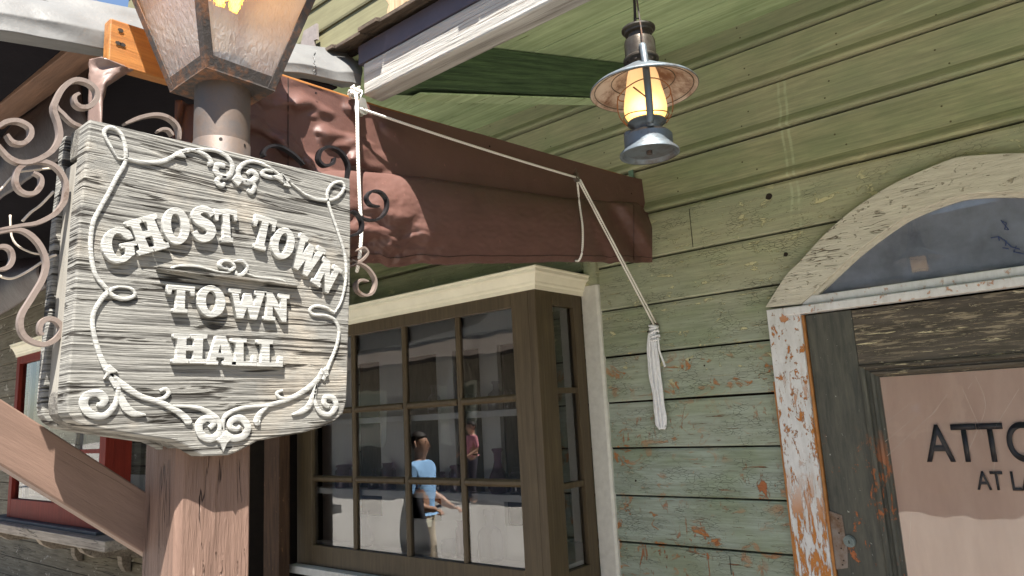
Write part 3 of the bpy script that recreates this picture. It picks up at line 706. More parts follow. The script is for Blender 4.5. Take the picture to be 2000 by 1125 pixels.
# corner flap under the rail end
fl = [((176,116),(206,124)),((174,135),(262,136)),((174,152),(236,150)),((174,175),(208,168)),((174,205),(200,200)),((172,255),(196,262))]
def flap(u, v):
    t = v*(len(fl)-1); i = min(int(t), len(fl)-2); f = t-i
    a = at(*fl[i][0],0,XA-.03).lerp(at(*fl[i+1][0],0,XA-.03), f); b = at(*fl[i][1],0,XA-.0).lerp(at(*fl[i+1][1],0,XA-.0), f)
    return a.lerp(b, u)+Vector((.03*math.sin(u*math.pi)+.008*noise.noise(Vector((u*4,v*6,2))),0,0))
obj('corner_flap', MB().grid(flap, 16, 40), LITF, A, shade=True, solid=.004)
obj('inner_rafter', MB().beam(at(150,172,0,-3.2), at(400,222,0,-3.2), .06, .07), DKW, A)
st_ = [at(342,196,0,XA-.06), at(384,205,0,XA-.06), at(380,285,0,XA-.06), at(333,280,0,XA-.06)]
obj('hanging_strip', MB().grid(lambda u, v: bil(st_[0],st_[1],st_[3],st_[2],u,v)+Vector((.01*math.sin(u*7+v*2),0,0)), 12, 16), BRF, A, shade=True, solid=.003)
# side curtain below the rail
topP = [(455,112),(562,152),(745,211),(860,241),(940,262),(1133,318),(1200,338),(1262,352)]
botP = [(455,440),(562,430),(700,400),(900,420),(1133,420),(1262,430)]
def side(u, v):
    a = lerp_px(topP, u); b = lerp_px(botP, u); px = a[0]; py = a[1]+(b[1]-a[1])*v
    wr = 0; q = Vector((px*.011, py*.018, 0))
    left = max(0, min(1, (800-px)/140))
    wr += left*(.050*noise.noise(q*1.0+Vector((px*.006,0,0)))+.022*noise.noise(q*2.7))*min(1, v*5)
    # diagonal drag folds from the pulley
    d = (px-690)*.55-(py-215)*.85
    wr += left*.018*math.sin(d*.085+2.5*noise.noise(q*.8))*min(1, v*4)
    wr += (1-left)*.008*noise.noise(q*.7)
    # free tail beyond the wall bracket
    return ap(px, py, .006+max(wr, -.003))
obj('upper_curtain', MB().grid(side, 220, 70), BRF, A, shade=True)
tp = [(455,333),(560,333),(683,333),(745,338),(830,346),(900,356),(980,368),(1100,386),(1180,392),(1245,396),(1274,418)]
bt = [(455,528),(600,523),(700,519),(900,516),(1050,513),(1130,511),(1200,513),(1262,513),(1268,513)]
def roll(u, v):
    x = 455+(1274-455)*u; a = lerp_px(tp, u); b = lerp_px(bt, u); px = x; 
    py = a[1]+(b[1]-a[1])*v
    th = v*math.pi; bul = .075*math.sin(min(1, v)**.72*math.pi)**.5 if 0 < v < 1 else 0
    q = Vector((px*.012, py*.02, 3))
    left = max(0, min(1, (880-px)/120)); right = max(0, min(1, (px-1130)/60))
    wr = (.022*left*min(1, v*2)+.006)*noise.noise(q*1.6)+.030*left*max(0, v-.3)*noise.noise(q*3.3+Vector((1,4,2)))+(.010*left*max(0,v-.4)+.002)*noise.noise(q*7)
    # long folds toward the tie on the right
    wr += right*.020*math.sin((px-1130)*.09-(py-390)*.055)*min(1, (px-1130)/30.0)
    # ragged scalloped hem on the left
    bul *= 1-.5*right
    py += (7*noise.noise(Vector((px*.02, 2, 1)))+4*noise.noise(Vector((px*.06, 5, 1))))*v*(.4+.6*max(left, right))
    return ap(px, py, .014+bul+wr)
obj('curtain_roll', MB().grid(roll, 260, 60), BRF, A, shade=True)
SMT = plain('dark_stitching', (.02,.012,.01), .8)
obj('vertical_seam', MB().tube([side((562-455)/807.0, v)+Vector((.002,0,0)) for v in [k/30 for k in range(31)]], .0016, 5), SMT, A)
obj('hem_stitching', MB().tube([roll(u, .90)+Vector((.002,0,0)) for u in [k/120 for k in range(121)]], .0012, 4), SMT, A)
obj('hem_stitching', MB().tube([roll(.955, v)+Vector((.0025,0,0)) for v in [.04+.92*k/24 for k in range(25)]], .0014, 4), SMT, A)
for px, py in ((617,182),(956,286),(1233,378)):
    c = ap(px, py, .014); obj('grommet', MB().lathe((0,0,0), [(.002,0),(.004,0),(.004,.002),(.002,.002)], 12), BLF, A).data.transform(Matrix.Translation(c) @ Matrix.Rotation(R(90), 4, 'Y'))
# ---- ropes and pulleys
ROPE = NM('white_braided_rope')
wv = ROPE.N('ShaderNodeTexWave'); ROPE.L(ROPE.co((1,1,1)), wv.inputs[0]); wv.inputs['Scale'].default_value = 60; wv.bands_direction = 'DIAGONAL'
ROPE = ROPE.fin(ROPE.mix(wv.outputs['Fac'], (.62,.60,.55), (.82,.80,.76)), .85, ROPE.bump(wv.outputs['Fac'], .002))
def sag(a, b, s, n=14): 
    return [a.lerp(b, k/n)+Vector((0,0,-s*4*(k/n)*(1-k/n))) for k in range(n+1)]
RO = thing('awning_rope', 'white rope running through two pulleys down the brown curtain to the wall', 'rope', ap(697,200,.05), 'awning ropes')
pA = ap(703,212,.055); pB = ap(1127,347,.13)
obj('long_run', MB().tube(sag(pA, pB, .006), .0050, 8), ROPE, RO, shade=True)
obj('hanging_run', MB().tube(smooth([ap(694,185,.03), ap(697,200,.075), ap(699,300,.10), ap(703,400,.10), ap(706,450,.105), ap(702,505,.10), ap(697,530,.06)], 6), .0062, 8), ROPE, RO, shade=True)
wallP = at(1277,634,1,-.05)
obj('tie_down_strand', MB().tube(sag(pB, wallP, .0), .0048, 8), ROPE, RO, shade=True)
obj('tie_down_strand', MB().tube(sag(pB+Vector((.012,.006,-.01)), wallP+Vector((.012,0,.01)), .0), .0040, 8), ROPE, RO, shade=True)
obj('slack_loop', MB().tube(smooth([pB+Vector((0,0,-.02)), ap(1132,400,.10), ap(1138,445,.11), ap(1137,490,.10), ap(1131,508,.07), ap(1124,509,.03)], 6), .0048, 8), ROPE, RO, shade=True)
kn = MB()
for k in range(7):
    c = ap(694,186,.03)+Vector((.0, .012*math.sin(k*2.1), .012*math.cos(k*1.7)+.012))
    kn.tube([c+Vector((.014*math.cos(t*.7+k), .016*math.sin(t*.7+k), .008*math.sin(t*.9+k*2))) for t in range(9)], .0042, 6)
obj('knot', kn, ROPE, RO, shade=True)
def pulley(c, s, mat, name, label):
    P_ = thing(name, label, 'pulley', c, 'awning pulleys')
    k = MB()
    for dx in (-.009*s, .009*s):
        pts = [c+Vector((dx, s*.020*math.cos(a)*(1.0), s*.020*math.sin(a))) for a in [math.pi+math.pi*j/10 for j in range(11)]]
        pts += [c+Vector((dx, .010*s, .035*s)), c+Vector((dx, -.010*s, .035*s))]
        k.prism(pts, (.002,0,0))
    obj('cheek', k, mat, P_, bevel=.0006)
    k = MB(); k.add([c+Vector((x, s*.014*math.cos(a), s*.014*math.sin(a))) for x in (-.007*s, .007*s) for a in [2*math.pi*j/18 for j in range(18)]], [(i,(i+1)%18,18+(i+1)%18,18+i) for i in range(18)]+[tuple(range(18)), tuple(range(35,17,-1))])
    obj('wheel', k, mat, P_)
    obj('pin', MB().tube([c+Vector((-.013*s,0,0)), c+Vector((.015*s,0,0))], .003*s, 8), MET, P_)
    obj('hook', MB().tube([c+Vector((0,0,.03*s)), c+Vector((0,0,.045*s)), c+Vector((0,.008*s,.055*s)), c+Vector((0,0,.062*s)), c+Vector((0,-.006*s,.052*s))], .003*s, 6), mat, P_, shade=True)
    return P_
PZ = plain('zinc_metal', (.62,.61,.58), .35, .85, .15, 60)
pulley(ap(705,214,.045), 1.15, PZ, 'pulley', 'grey pulley knotted to the left end of the orange rail')
pulley(ap(1126,349,.125), .8, MET, 'pulley', 'small dark pulley at the top of the two tie-down strands')
# bundle of spare rope on the wall
WR = plain('white_cotton_rope', (.80,.82,.85), .8, 0, .12, 60, .002)
Bn = thing('rope_bundle', 'long bundle of white rope hanging on a wall cleat', 'rope bundle', at(1277,640,1,-.03))
random.seed(11)
def bw_(p, y=-.03): return at(p[0], p[1], 1, y)
lp_ = MB()
for k, (o1, o2, o3) in enumerate(((-7,-9,-7),(-5,-6,-5),(-4,-4,-2.5),(-1,-2,-.5),(0,0,1.5),(2,2,3.5),(4,4,5),(-2,2,-4),(2,6,7),(4,7,8),(6,9,10))):
    pts = [(1277+o1*.3, 634),(1274+o1, 655),(1275+o2, 690),(1279+o2*1.1, 730),(1284+o3, 775),(1288+o3*1.1, 810),(1290+o3*1.05, 828)]
    last = (1293, 838) if o3 > 0 else (1290, 838)
    pts.append((1292+o3*.5, 838))
    lp_.tube(smooth([bw_(p, -.03-.006*math.sin(k*1.9)) for p in pts], 5), (lambda i, n: .0062+.0012*math.sin(i*.9+k)), 7)
obj('folded_strands', lp_, WR, Bn, shade=True)
wr_ = MB()
for z in range(5):
    c = bw_((1277+z*.8, 640+z*5)); wr_.tube([c+Vector((.024*math.cos(a), -.016*math.sin(a)-.002, .012*math.sin(a*.5+z))) for a in [2*math.pi*j/12 for j in range(13)]], .006, 6)
obj('wrap', wr_, WR, Bn, shade=True)
obj('loose_end', MB().tube(smooth([bw_((1285,660),-.045), bw_((1288,685),-.045), bw_((1294,702),-.04), bw_((1299,716),-.04)]), .0055, 7), WR, Bn, shade=True)
obj('cleat', MB().box(bw_((1277,634),-.012)+Vector((-.02,0,-.008)), bw_((1277,634),-.03)+Vector((.02,0,.008))), MET, Bn, bevel=.003)
# ================================================================== post, brace, sign
XP = -1.64; PD = .165
py0, py1 = at(345,1000,0,XP).y, at(490,1000,0,XP).y
print('post', py0, py1)
def postmat():
    n = NM('brown_painted_post'); g = n.noise(n.co((34,34,2.6)), 1, 9, .68, .35); f = n.noise(n.co((70,70,9)), 1, 5, .6)
    c = n.noise(n.co((22,22,1.1), (0,0,0), (2,5,1)), 1, 4, .6, .6)
    a = n.N('ShaderNodeMath', operation='SUBTRACT'); n.L(c, a.inputs[0]); a.inputs[1].default_value = .45
    ab = n.N('ShaderNodeMath', operation='ABSOLUTE'); n.L(a.outputs[0], ab.inputs[0])
    band = n.mul(n.mr(ab.outputs[0], .003, .012, 1, 0), n.mr(n.noise(n.co((5,5,3)), 2.2, 4, .6), .47, .56))
    col = n.mix(n.mr(g, .3, .65), (.115,.07,.053), (.19,.12,.092))
    col = n.mix(n.mr(f, .66, .72), col, (.30,.21,.17)); col = n.mix(n.mul(band, .9), col, (.03,.015,.012))
    h = n.mul(n.mul(n.mul(g, .8), n.mul(f, .3), 'ADD'), n.mul(band, 1.3), 'SUBTRACT')
    return n.fin(col, .62, n.bump(h, .011), spec=.35)
PM = postmat()
LP = thing('lamp_post', 'brown timber post carrying a rusty square lantern above the sign', 'street lamp', (XP-PD/2, (py0+py1)/2, 0))
zpt = 1.99
ch = .012
pm = MB().prism([(XP-PD,py0,-.15),(XP-ch,py0,-.15),(XP,py0+ch,-.15),(XP,py1-.006,-.15),(XP-.006,py1,-.15),(XP-PD,py1,-.15)], (0,0,zpt+.15))
obj('post', pm, PM, LP, bevel=.003)
# diagonal brace to the street side
XBm = XP-PD+.006
b0, b1, b2, b3 = at(-120,701,0,XBm), at(292,967,0,XBm), at(288,1089,0,XBm), at(-120,834,0,XBm)
br = MB().prism([b0, b1+Vector((0,.06,-.042)), b2+Vector((0,.06,-.042)), b3], (-.055,0,0))
BRM = wood('brown_painted_board', (.18,.115,.088), (.13,.083,.062), 1, 3, 26, .003, rot=(R(36),0,0), rough=.6, big=.15, cracks=.25)
tag(obj('diagonal_brace', br, BRM, None, bevel=.004), 'brown painted diagonal brace running down to the lamp post', 'brace')
# sign
XS = -1.59
S = thing('hanging_sign', 'weathered grey wooden sign reading Ghost Town Town Hall', 'sign', at(420,890,0,XS))
outl = [(175,232),(300,262),(430,290),(560,322),(684,349),(685,450),(684,560),(681,650),(679,730),(677,785),(670,808),(655,823),(630,834),(590,846),(545,853),(504,861),(475,877),(460,884),(446,889),(396,891),(380,882),(367,873),(342,861),(288,853),(216,842),(160,831),(142,820),(132,806),(130,785),(136,700),(148,545),(156,420),(166,330),(173,252)]
def signmat():
    n = NM('weathered_grey_sign_wood'); d = n.co((1,1,1))
    dn = n.N('ShaderNodeTexNoise'); n.L(n.co((1,2.0,5)), dn.inputs['Vector']); dn.inputs['Scale'].default_value = 1.4; dn.inputs['Detail'].default_value = 2
    mm = n.N('ShaderNodeVectorMath', operation='MULTIPLY_ADD'); n.L(dn.outputs['Color'], mm.inputs[0]); mm.inputs[1].default_value = (0,0,.016); n.L(n.tc.outputs['Object'], mm.inputs[2])
    def st(scv, det, rg, loc=(0,0,0)):
        m = n.N('ShaderNodeMapping'); n.L(mm.outputs[0], m.inputs[0]); m.inputs['Scale'].default_value = scv; m.inputs['Location'].default_value = loc
        return n.noise(m.outputs[0], 1, det, rg, .15)
    g = st((3,3.2,190), 5, .62); f = st((8,9,420), 3, .6); c = st((2,1.6,30), 3, .5, (4,4,4)); big = n.noise(n.co(), 4, 4, .6)
    col = n.mix(n.mr(g, .34, .53), (.042,.040,.037), (.225,.22,.202))
    col = n.mix(n.mul(n.mr(big, .5, .65), .3), col, (.52,.44,.34))
    a = n.N('ShaderNodeMath', operation='SUBTRACT'); n.L(c, a.inputs[0]); a.inputs[1].default_value = .44
    ab = n.N('ShaderNodeMath', operation='ABSOLUTE'); n.L(a.outputs[0], ab.inputs[0])
    band = n.mul(n.mr(ab.outputs[0], .010, .030, 1, 0), n.mr(n.noise(n.co((3,3,8)), 2, 3, .6), .42, .50))
    gg = n.mr(g, .40, .33); col = n.mix(n.mul(gg, .6), col, (.05,.045,.04))
    col = n.mix(n.mul(band, .9), col, (.018,.015,.012))
    kn = n.noise(n.co((16,16,34), (0,0,0), (9,1,3)), 1, 3, .5); kk = n.mr(kn, .75, .78); col = n.mix(kk, col, (.015,.012,.01))
    h = n.mul(n.mul(n.mul(g, 1.0), n.mul(f, .25), 'ADD'), n.mul(n.mul(band, 1.2), n.mul(kk, .8), 'ADD'), 'SUBTRACT')
    return n.fin(col, .82, n.bump(h, .007), spec=.2)
SM = signmat()
EG = wood('rough_end_grain', (.22,.21,.185), (.09,.083,.075), 2, 60, 60, .008, rough=.9, big=.3, cracks=.3)
def sp(p, dx=0): return at(p[0], p[1], 0, XS+dx)
op = [at(x, y, 0, XS) for x, y in outl]
fb = obj('front_board', MB().prism(op, (-.055,0,0)), SM, S, bevel=.004)
cen = sum(op, Vector())/len(op)
mid = [p+Vector((-.0555,0,0)) for p in op]
obj('top_block', MB().prism([mid[0], at(684,349,0,XS)+Vector((-.0555,0,0)), at(684,372,0,XS)+Vector((-.0555,0,0)), at(172,292,0,XS)+Vector((-.0555,0,0))], (-.05,0,0)), EG, S, bevel=.004)
low = [p for p in mid if p.z < at(130,785,0,XS).z+.002]
low = sorted(low, key=lambda p: p.y)
obj('bottom_block', MB().prism([at(134,760,0,XS)+Vector((-.0555,0,0))]+low+[at(677,770,0,XS)+Vector((-.0555,0,0))], (-.05,0,0)), EG, S, bevel=.004)
PALE = wood('pale_side_panel', (.30,.285,.25), (.21,.195,.17), 2, 4, 40, .002, big=.2)
sdp = MB(); a_ = at(166,300,0,XS); b_ = at(132,770,0,XS); 
sdp.add([a_+Vector((-.056,.006,0)), b_+Vector((-.056,.006,0)), b_+Vector((-.125,.006,0)), a_+Vector((-.125,.006,0)), a_+Vector((-.056,.05,0)), b_+Vector((-.056,.05,0)), b_+Vector((-.125,.05,0)), a_+Vector((-.125,.05,0))], [(0,1,2,3),(7,6,5,4),(0,4,5,1),(3,2,6,7)])
obj('side_panel', sdp, PALE, S)
obj('back_board', MB().prism([p+Vector((-.1255,-.004,0)) for p in op], (-.035,0,0)), SM, S, bevel=.004)
yR_ = [at(683,400,0,XS), at(678,760,0,XS)]
obj('side_panel', MB().add([q+Vector((dx,dy,0)) for q in yR_ for dx in (-.056,-.125) for dy in (-.05,-.008)], [(0,1,3,2),(4,6,7,5),(0,4,5,1),(2,3,7,6),(0,2,6,4),(1,5,7,3)]), PALE, S)
# raised letters
LET = {
 'H':[[(-.5,0),(-.02,0),(-.02,.12),(-.12,.14),(-.12,.44),(.12,.44),(.12,.14),(.02,.12),(.02,0),(.5,0),(.5,.12),(.38,.14),(.38,.86),(.5,.88),(.5,1),(.02,1),(.02,.88),(.12,.86),(.12,.6),(-.12,.6),(-.12,.86),(-.02,.88),(-.02,1),(-.5,1),(-.5,.88),(-.38,.86),(-.38,.14),(-.5,.12)]],
 'T':[[(-.26,0),(.26,0),(.26,.12),(.15,.14),(.15,.86),(.34,.84),(.37,.66),(.5,.66),(.5,1),(-.5,1),(-.5,.66),(-.37,.66),(-.34,.84),(-.15,.86),(-.15,.14),(-.26,.12)]],
 'L':[[(-.5,0),(.5,0),(.5,.40),(.38,.40),(.32,.14),(-.03,.14),(-.03,.86),(.1,.88),(.1,1),(-.5,1),(-.5,.88),(-.33,.86),(-.33,.14),(-.5,.12)]],
 'A':[[(-.55,0),(-.12,0),(-.12,.11),(-.21,.13),(-.18,.25),(.12,.25),(.15,.13),(.06,.11),(.06,0),(.55,0),(.55,.11),(.46,.13),(.16,1),(-.18,1),(-.46,.13),(-.55,.11)],[(-.13,.39),(.08,.39),(-.03,.74)]],
 'W':[[(-.6,1),(-.6,.88),(-.52,.86),(-.32,0),(-.12,0),(0,.44),(.12,0),(.32,0),(.52,.86),(.6,.88),(.6,1),(.24,1),(.24,.88),(.31,.86),(.22,.42),(.1,.88),(-.1,.88),(-.22,.42),(-.31,.86),(-.24,.88),(-.24,1)]],
 'N':[[(-.5,0),(-.06,0),(-.06,.12),(-.17,.14),(-.17,.58),(.22,0),(.39,0),(.39,.86),(.5,.88),(.5,1),(.08,1),(.08,.88),(.18,.86),(.18,.44),(-.18,1),(-.5,1),(-.5,.88),(-.39,.86),(-.39,.14),(-.5,.12)]],
 'O':[[(.5*math.cos(a), .5+.53*math.sin(a)) for a in [2*math.pi*k/36 for k in range(36)]], [(.21*math.cos(a), .5+.36*math.sin(a)) for a in [2*math.pi*k/28 for k in range(28)]]],
}
def garc():
    o = [(.5*math.cos(a), .5+.53*math.sin(a)) for a in [R(38)+R(272)*k/36 for k in range(37)]]
    i = [(.22*math.cos(a), .5+.37*math.sin(a)) for a in [R(300)-R(262)*k/30 for k in range(31)]]
    return [o+[(.44,.14),(.44,.40),(.54,.40),(.54,.52),(.06,.52),(.06,.40),(.18,.40),(.18,.2)]+i[1:]+[(.3,.62),(.46,.62)]]
LET['G'] = garc()
def sshape():
    c = [(.30,.74),(.20,.86),(.0,.925),(-.22,.86),(-.27,.70),(-.14,.585),(.12,.47),(.27,.32),(.22,.14),(.0,.07),(-.22,.13),(-.32,.27)]
    c = [Vector((x, y, 0)) for x, y in c]; P_ = smooth(c, 5); n = len(P_); L_, Rr = [], []
    for i, p in enumerate(P_):
        t = (P_[min(i+1,n-1)]-P_[max(i-1,0)]).normalized(); nn = Vector((-t.y, t.x, 0)); u = i/(n-1)
        wd = .07+.075*math.sin(u*math.pi)**1.2
        L_.append(p+Vector((nn.x*wd*1.15, nn.y*wd*.9,0))); Rr.append(p-Vector((nn.x*wd*1.15, nn.y*wd*.9,0)))
    o = [(v.x, v.y) for v in L_+Rr[::-1]]
    return [o]
LET['S'] = sshape()
PW = plain('chalky_white_raised_paint', (.80,.79,.74), .75, 0, .07, 70, .0022)
def paintmat():
    n = NM('white_painted_carved_wood'); g = n.noise(n.co((6,5,170)), 1, 7, .65); b = n.noise(n.co(), 26, 5, .6)
    col = n.mix(n.mr(g, .25, .52), (.15,.145,.135), (.37,.37,.35)); col = n.mix(n.mul(n.mr(b, .6, .72), .35), col, (.45,.43,.38))
    return n.fin(col, .8, n.bump(g, .005), spec=.2)
PW = paintmat()
def letter(ch_, bc, tc, wpx, dirv, tfm):
    """bc/tc bottom and top centre, wpx width, dirv baseline direction (px)"""
    bc = Vector(tfm(bc)).to_2d() if False else Vector((*tfm(bc),)); tc = Vector((*tfm(tc),)); k_ = tfm.k
    d = Vector(dirv).normalized()*wpx*k_
    cu = bpy.data.curves.new('l', 'CURVE'); cu.dimensions = '2D'; cu.fill_mode = 'BOTH'; cu.extrude = .0052; cu.bevel_depth = .0010; cu.bevel_resolution = 1
    # plane coordinates: local X = world y, local Y = world z
    for loop in LET[ch_]:
        sp_ = cu.splines.new('POLY'); sp_.points.add(len(loop)-1); sp_.use_cyclic_u = True
        for q, (u, v) in zip(sp_.points, loop):
            pp = bc+(tc-bc)*v+d*u; w3 = at(pp.x, pp.y, 0, XS); q.co = (w3.y, w3.z, 0, 1)
    o = bpy.data.objects.new('l', cu); COL.objects.link(o); bpy.context.view_layer.update()
    me = bpy.data.meshes.new_from_object(o.evaluated_get(bpy.context.evaluated_depsgraph_get())); bpy.data.objects.remove(o)
    for v in me.vertices: v.co = Vector((XS+.0045+v.co.z, v.co.x, v.co.y))
    bm = bmesh.new(); bm.from_mesh(me); bmesh.ops.recalc_face_normals(bm, faces=bm.faces); bm.to_mesh(me); bm.free()
    return link('raised_letter', me, PW, S)
class TF:
    def __init__(s, k, ox, oy): s.k = k; s.ox = ox; s.oy = oy
    def __call__(s, p): return (p[0]*s.k+s.ox, p[1]*s.k+s.oy)
c2 = TF(.36, 0, 400); c1 = TF(.36, 0, 0); c3 = TF(.36, 0, 720)
for a in (('G',(648,312),(622,135),178,(1,-.20)),('H',(826,256),(752,76),172,(1,-.27)),('O',(958,212),(934,26),142,(1,-.12)),('S',(1094,200),(1096,14),150,(1,.0)),('T',(1222,206),(1213,30),118,(1,.03)),
          ('T',(1398,244),(1434,72),118,(1,.30)),('O',(1508,290),(1542,136),122,(1,.30)),('W',(1618,366),(1690,205),138,(.85,.60)),('N',(1728,455),(1796,322),125,(.85,.62)),
          ('T',(966,586),(972,444),146,(1,.07)),('O',(1135,606),(1136,448),150,(1,.08)),('W',(1326,620),(1334,468),166,(1,.09)),('N',(1488,632),(1490,486),136,(1,.11)),
          ('H',(1014,860),(1022,706),180,(1,.02)),('A',(1188,868),(1188,716),146,(1,.03)),('L',(1312,874),(1312,730),134,(1,.03)),('L',(1452,878),(1454,738),138,(1,.03))):
    letter(*a, c2)
def ribbon(px_pts, wd, name='carved_scroll', x=XS, mat=PW, sub=6, taper=(.35,.35), h=.0048, parent=S):
    """raised half-round carved line; wd = width in photo px, turned into metres on the sign"""
    P_ = smooth([at(a, b, 0, x) for a, b in px_pts], sub); n = len(P_)
    ws = wd if isinstance(wd, (list, tuple)) else None; sc_ = .00143
    def prof(i, n_):
        u = i/(n_-1)
        if ws: t = u*(len(ws)-1); j = min(int(t), len(ws)-2); w_ = (ws[j]+(ws[j+1]-ws[j])*(t-j))*sc_/2
        else: w_ = wd*sc_/2*(taper[0]+(1-taper[0])*min(1, u*6))*1.0; w_ *= (taper[1]+(1-taper[1])*min(1, (1-u)*6))
        return [(-w_,-.002),(w_,-.002),(w_*.97,h*.75),(w_*.62,h),(-w_*.62,h),(-w_*.97,h*.75)]
    # frame: side in the plane, up = +x
    return obj(name, MB().sweep(P_, prof, frame=(1,0,0)), mat, parent, autos=50)
SC = [
 ([(245,310),(230,310),(216,288),(203,263),(208,251),(221,251),(235,262),(243,283),(245,310),(238,330),(230,342),(209,382),(195,407),(181,436),(176,483),(184,533),(202,558),(222,579),(245,584),(262,577),(258,566),(246,561),(230,560)], 6),
 ([(230,560),(212,569),(191,594),(180,623),(184,659),(196,699),(209,724),(227,756)], [3,7,6,6,7,9,8]),
 ([(209,722),(224,742),(230,762),(223,792),(202,812),(176,808),(162,790),(169,773),(190,768),(203,779),(198,790),(188,790)], [4,6,7,9,11,12,11,12,10,5]),
 ([(228,760),(236,780),(246,797),(262,808),(283,810)], [5,11,12,10,2]),
 ([(212,728),(245,756),(274,774),(310,785),(338,799),(357,812),(366,822),(372,826)], [5,10,8,8,9,10,12,6]),
 ([(299,781),(318,778),(328,768),(322,760),(311,764)], [5,6,7,6,4]),
 ([(335,793),(378,795),(407,806),(428,826),(427,846),(410,857),(391,848),(388,828),(404,817),(417,825),(408,836)], [4,6,9,10,12,12,12,12,10,8]),
 ([(436,850),(437,846),(454,856),(475,851),(483,834),(470,817),(452,821),(448,833),(461,839),(468,832)], [6,10,12,12,12,11,10,8,6]),
 ([(436,850),(433,832),(440,812),(464,799),(497,794),(522,792),(562,780),(594,763),(619,742),(630,722)], [7,7,7,6,6,8,9,10,8]),
 ([(522,794),(508,806),(500,823),(506,826)], [5,9,12,8]),
 ([(562,779),(546,777),(540,768),(551,763)], [5,6,6,4]),
 ([(616,749),(612,770),(603,792),(588,804),(569,810)], [5,10,11,10,2]),
 ([(617,750),(613,772),(616,792),(626,806),(643,809),(655,794),(650,778),(635,776),(632,788),(641,794)], [4,7,8,9,10,11,10,10,8]),
 ([(630,742),(643,710),(657,674),(661,645),(652,625),(634,617),(612,615),(604,606),(616,598),(637,602),(652,612)], [9,6,6,7,6,6,6,6,5]),
 ([(652,612),(666,587),(675,544),(673,501),(659,454),(648,422),(640,395),(639,375),(650,359),(666,356),(671,369),(655,388),(626,391),(598,382),(572,362),(550,345)], 6),
 ([(563,356),(540,338),(520,325),(498,316),(477,319),(464,335),(471,352),(488,356),(500,344),(490,335),(482,341)], [3,5,6,6,8,9,11,11,9,7]),
 ([(476,354),(492,358),(496,366),(490,376),(482,371)], [4,7,8,9,6]),
 ([(550,348),(528,347),(511,341),(517,333),(532,335)], [4,7,8,6,4]),
 ([(245,310),(274,317),(310,317),(334,308),(349,298),(374,293),(403,305),(412,320),(404,321)], [4,6,8,6,5,7,8,7]),
 ([(349,300),(382,293),(421,295),(446,310),(453,332),(440,347),(421,337),(424,323),(438,325)], [3,5,7,8,9,10,11,8]),
 ([(443,346),(427,348),(423,357),(433,363),(438,358)], [4,8,9,8,5]),
]
for pts, wd in SC: ribbon(pts, wd)
for pl_ in ([(436,843),(442,852),(449,859),(441,866),(434,883),(427,866),(419,859),(429,852)], [(459,341),(473,354),(463,366),(450,352)], [(528,345),(548,340),(566,352),(552,362),(560,364)], [(338,306),(352,296),(362,310)], [(200,722),(212,712),(230,727),(214,730),(200,742),(205,728)], [(628,724),(634,716),(640,733),(634,738)]):
    P_ = [at(*q, 0, XS-.001) for q in pl_]; obj('carved_point', MB().prism(P_, (.008,0,0)), PW, S, bevel=.002)
DARKL = plain('dark_ledge_wood', (.10,.085,.07), .8)
obj('centre_rule', MB().add([at(304,523,0,XS), at(578,555,0,XS), at(578,560,0,XS), at(304,527,0,XS)]+[p+Vector((.016,0,0)) for p in (at(304,523,0,XS), at(578,555,0,XS), at(578,560,0,XS), at(304,527,0,XS))], [(0,1,2,3),(7,6,5,4),(0,4,5,1),(1,5,6,2),(2,6,7,3),(3,7,4,0)]), SM, S)
for pts, wd in (([(326,531),(342,521),(378,521),(407,527),(428,533),(446,533)], 4), ([(440,527),(427,520),(431,511),(446,511),(455,522),(446,529),(439,523)], 6), ([(450,512),(470,511),(480,523),(472,536),(460,538),(458,530)], 6), ([(474,533),(500,542),(530,545),(550,549),(558,558)], 4)):
    ribbon(pts, wd, h=.010)
# ---- iron scrollwork
IRB = rust('brown_painted_iron', (.18,.142,.122), (.12,.075,.055), .60, .55, .1, 40, .0012)
IRK = plain('shaded_brown_iron', (.018,.016,.018), .45, .3, .4, 40)  # brown iron again, its shade put into a near-black colour
def iron(pts, wpx=9, dark=False, depth=.017, x=XS-.085, par=None):
    P_ = smooth([at(a, b, 0, x) for a, b in pts], 7); sc_ = .00143
    def prof(i, n_):
        u = i/(n_-1); t_ = wpx*sc_/2*.56*(.55+.45*min(1, u*8))*(.45+.55*min(1, (1-u)*8)); d = depth/2*(1+.012*(hash(pts[0])%17))
        return [(-t_,-d),(t_,-d),(t_*1.1,-d*.5),(t_*1.1,d*.5),(t_,d),(-t_,d),(-t_*1.1,d*.5),(-t_*1.1,-d*.5)]
    return obj('iron_scroll', MB().sweep(P_, prof, frame=(1,0,0)), IRK if dark else IRB, par or S, autos=45)
iron([(153,184),(144,190),(146,203),(158,211),(175,208),(187,194),(185,176),(169,162),(144,158),(122,173),(108,198),(104,216),(113,245),(115,270),(101,295),(72,313),(43,319),(18,310),(-3,288),(-25,262)], 12)
iron([(106,200),(110,212),(122,224),(140,241),(162,250)], 10)
iron([(12,264),(24,279),(44,281),(58,268),(58,252),(46,242),(29,237),(7,241),(-16,258)], 11)
iron([(64,338),(78,346),(79,362),(68,377),(50,379),(35,370),(29,352),(36,330),(55,318),(75,316),(96,320),(115,334),(127,358),(126,389),(117,406),(104,420),(72,436),(35,442),(-8,450)], 11)
iron([(-8,456),(29,449),(55,457),(77,480),(89,512),(83,544),(61,582),(41,616),(40,645),(55,664),(83,673),(106,664),(119,644),(110,628),(93,623),(79,632),(77,650),(84,653)], 12)
iron([(-10,484),(8,482),(20,490),(23,508),(14,523),(-4,527)], 10)
iron([(242,243),(274,230),(306,225),(331,233),(346,250),(349,274)], 10)
iron([(306,258),(316,253),(328,255),(336,266)], 8)
wires = MB()
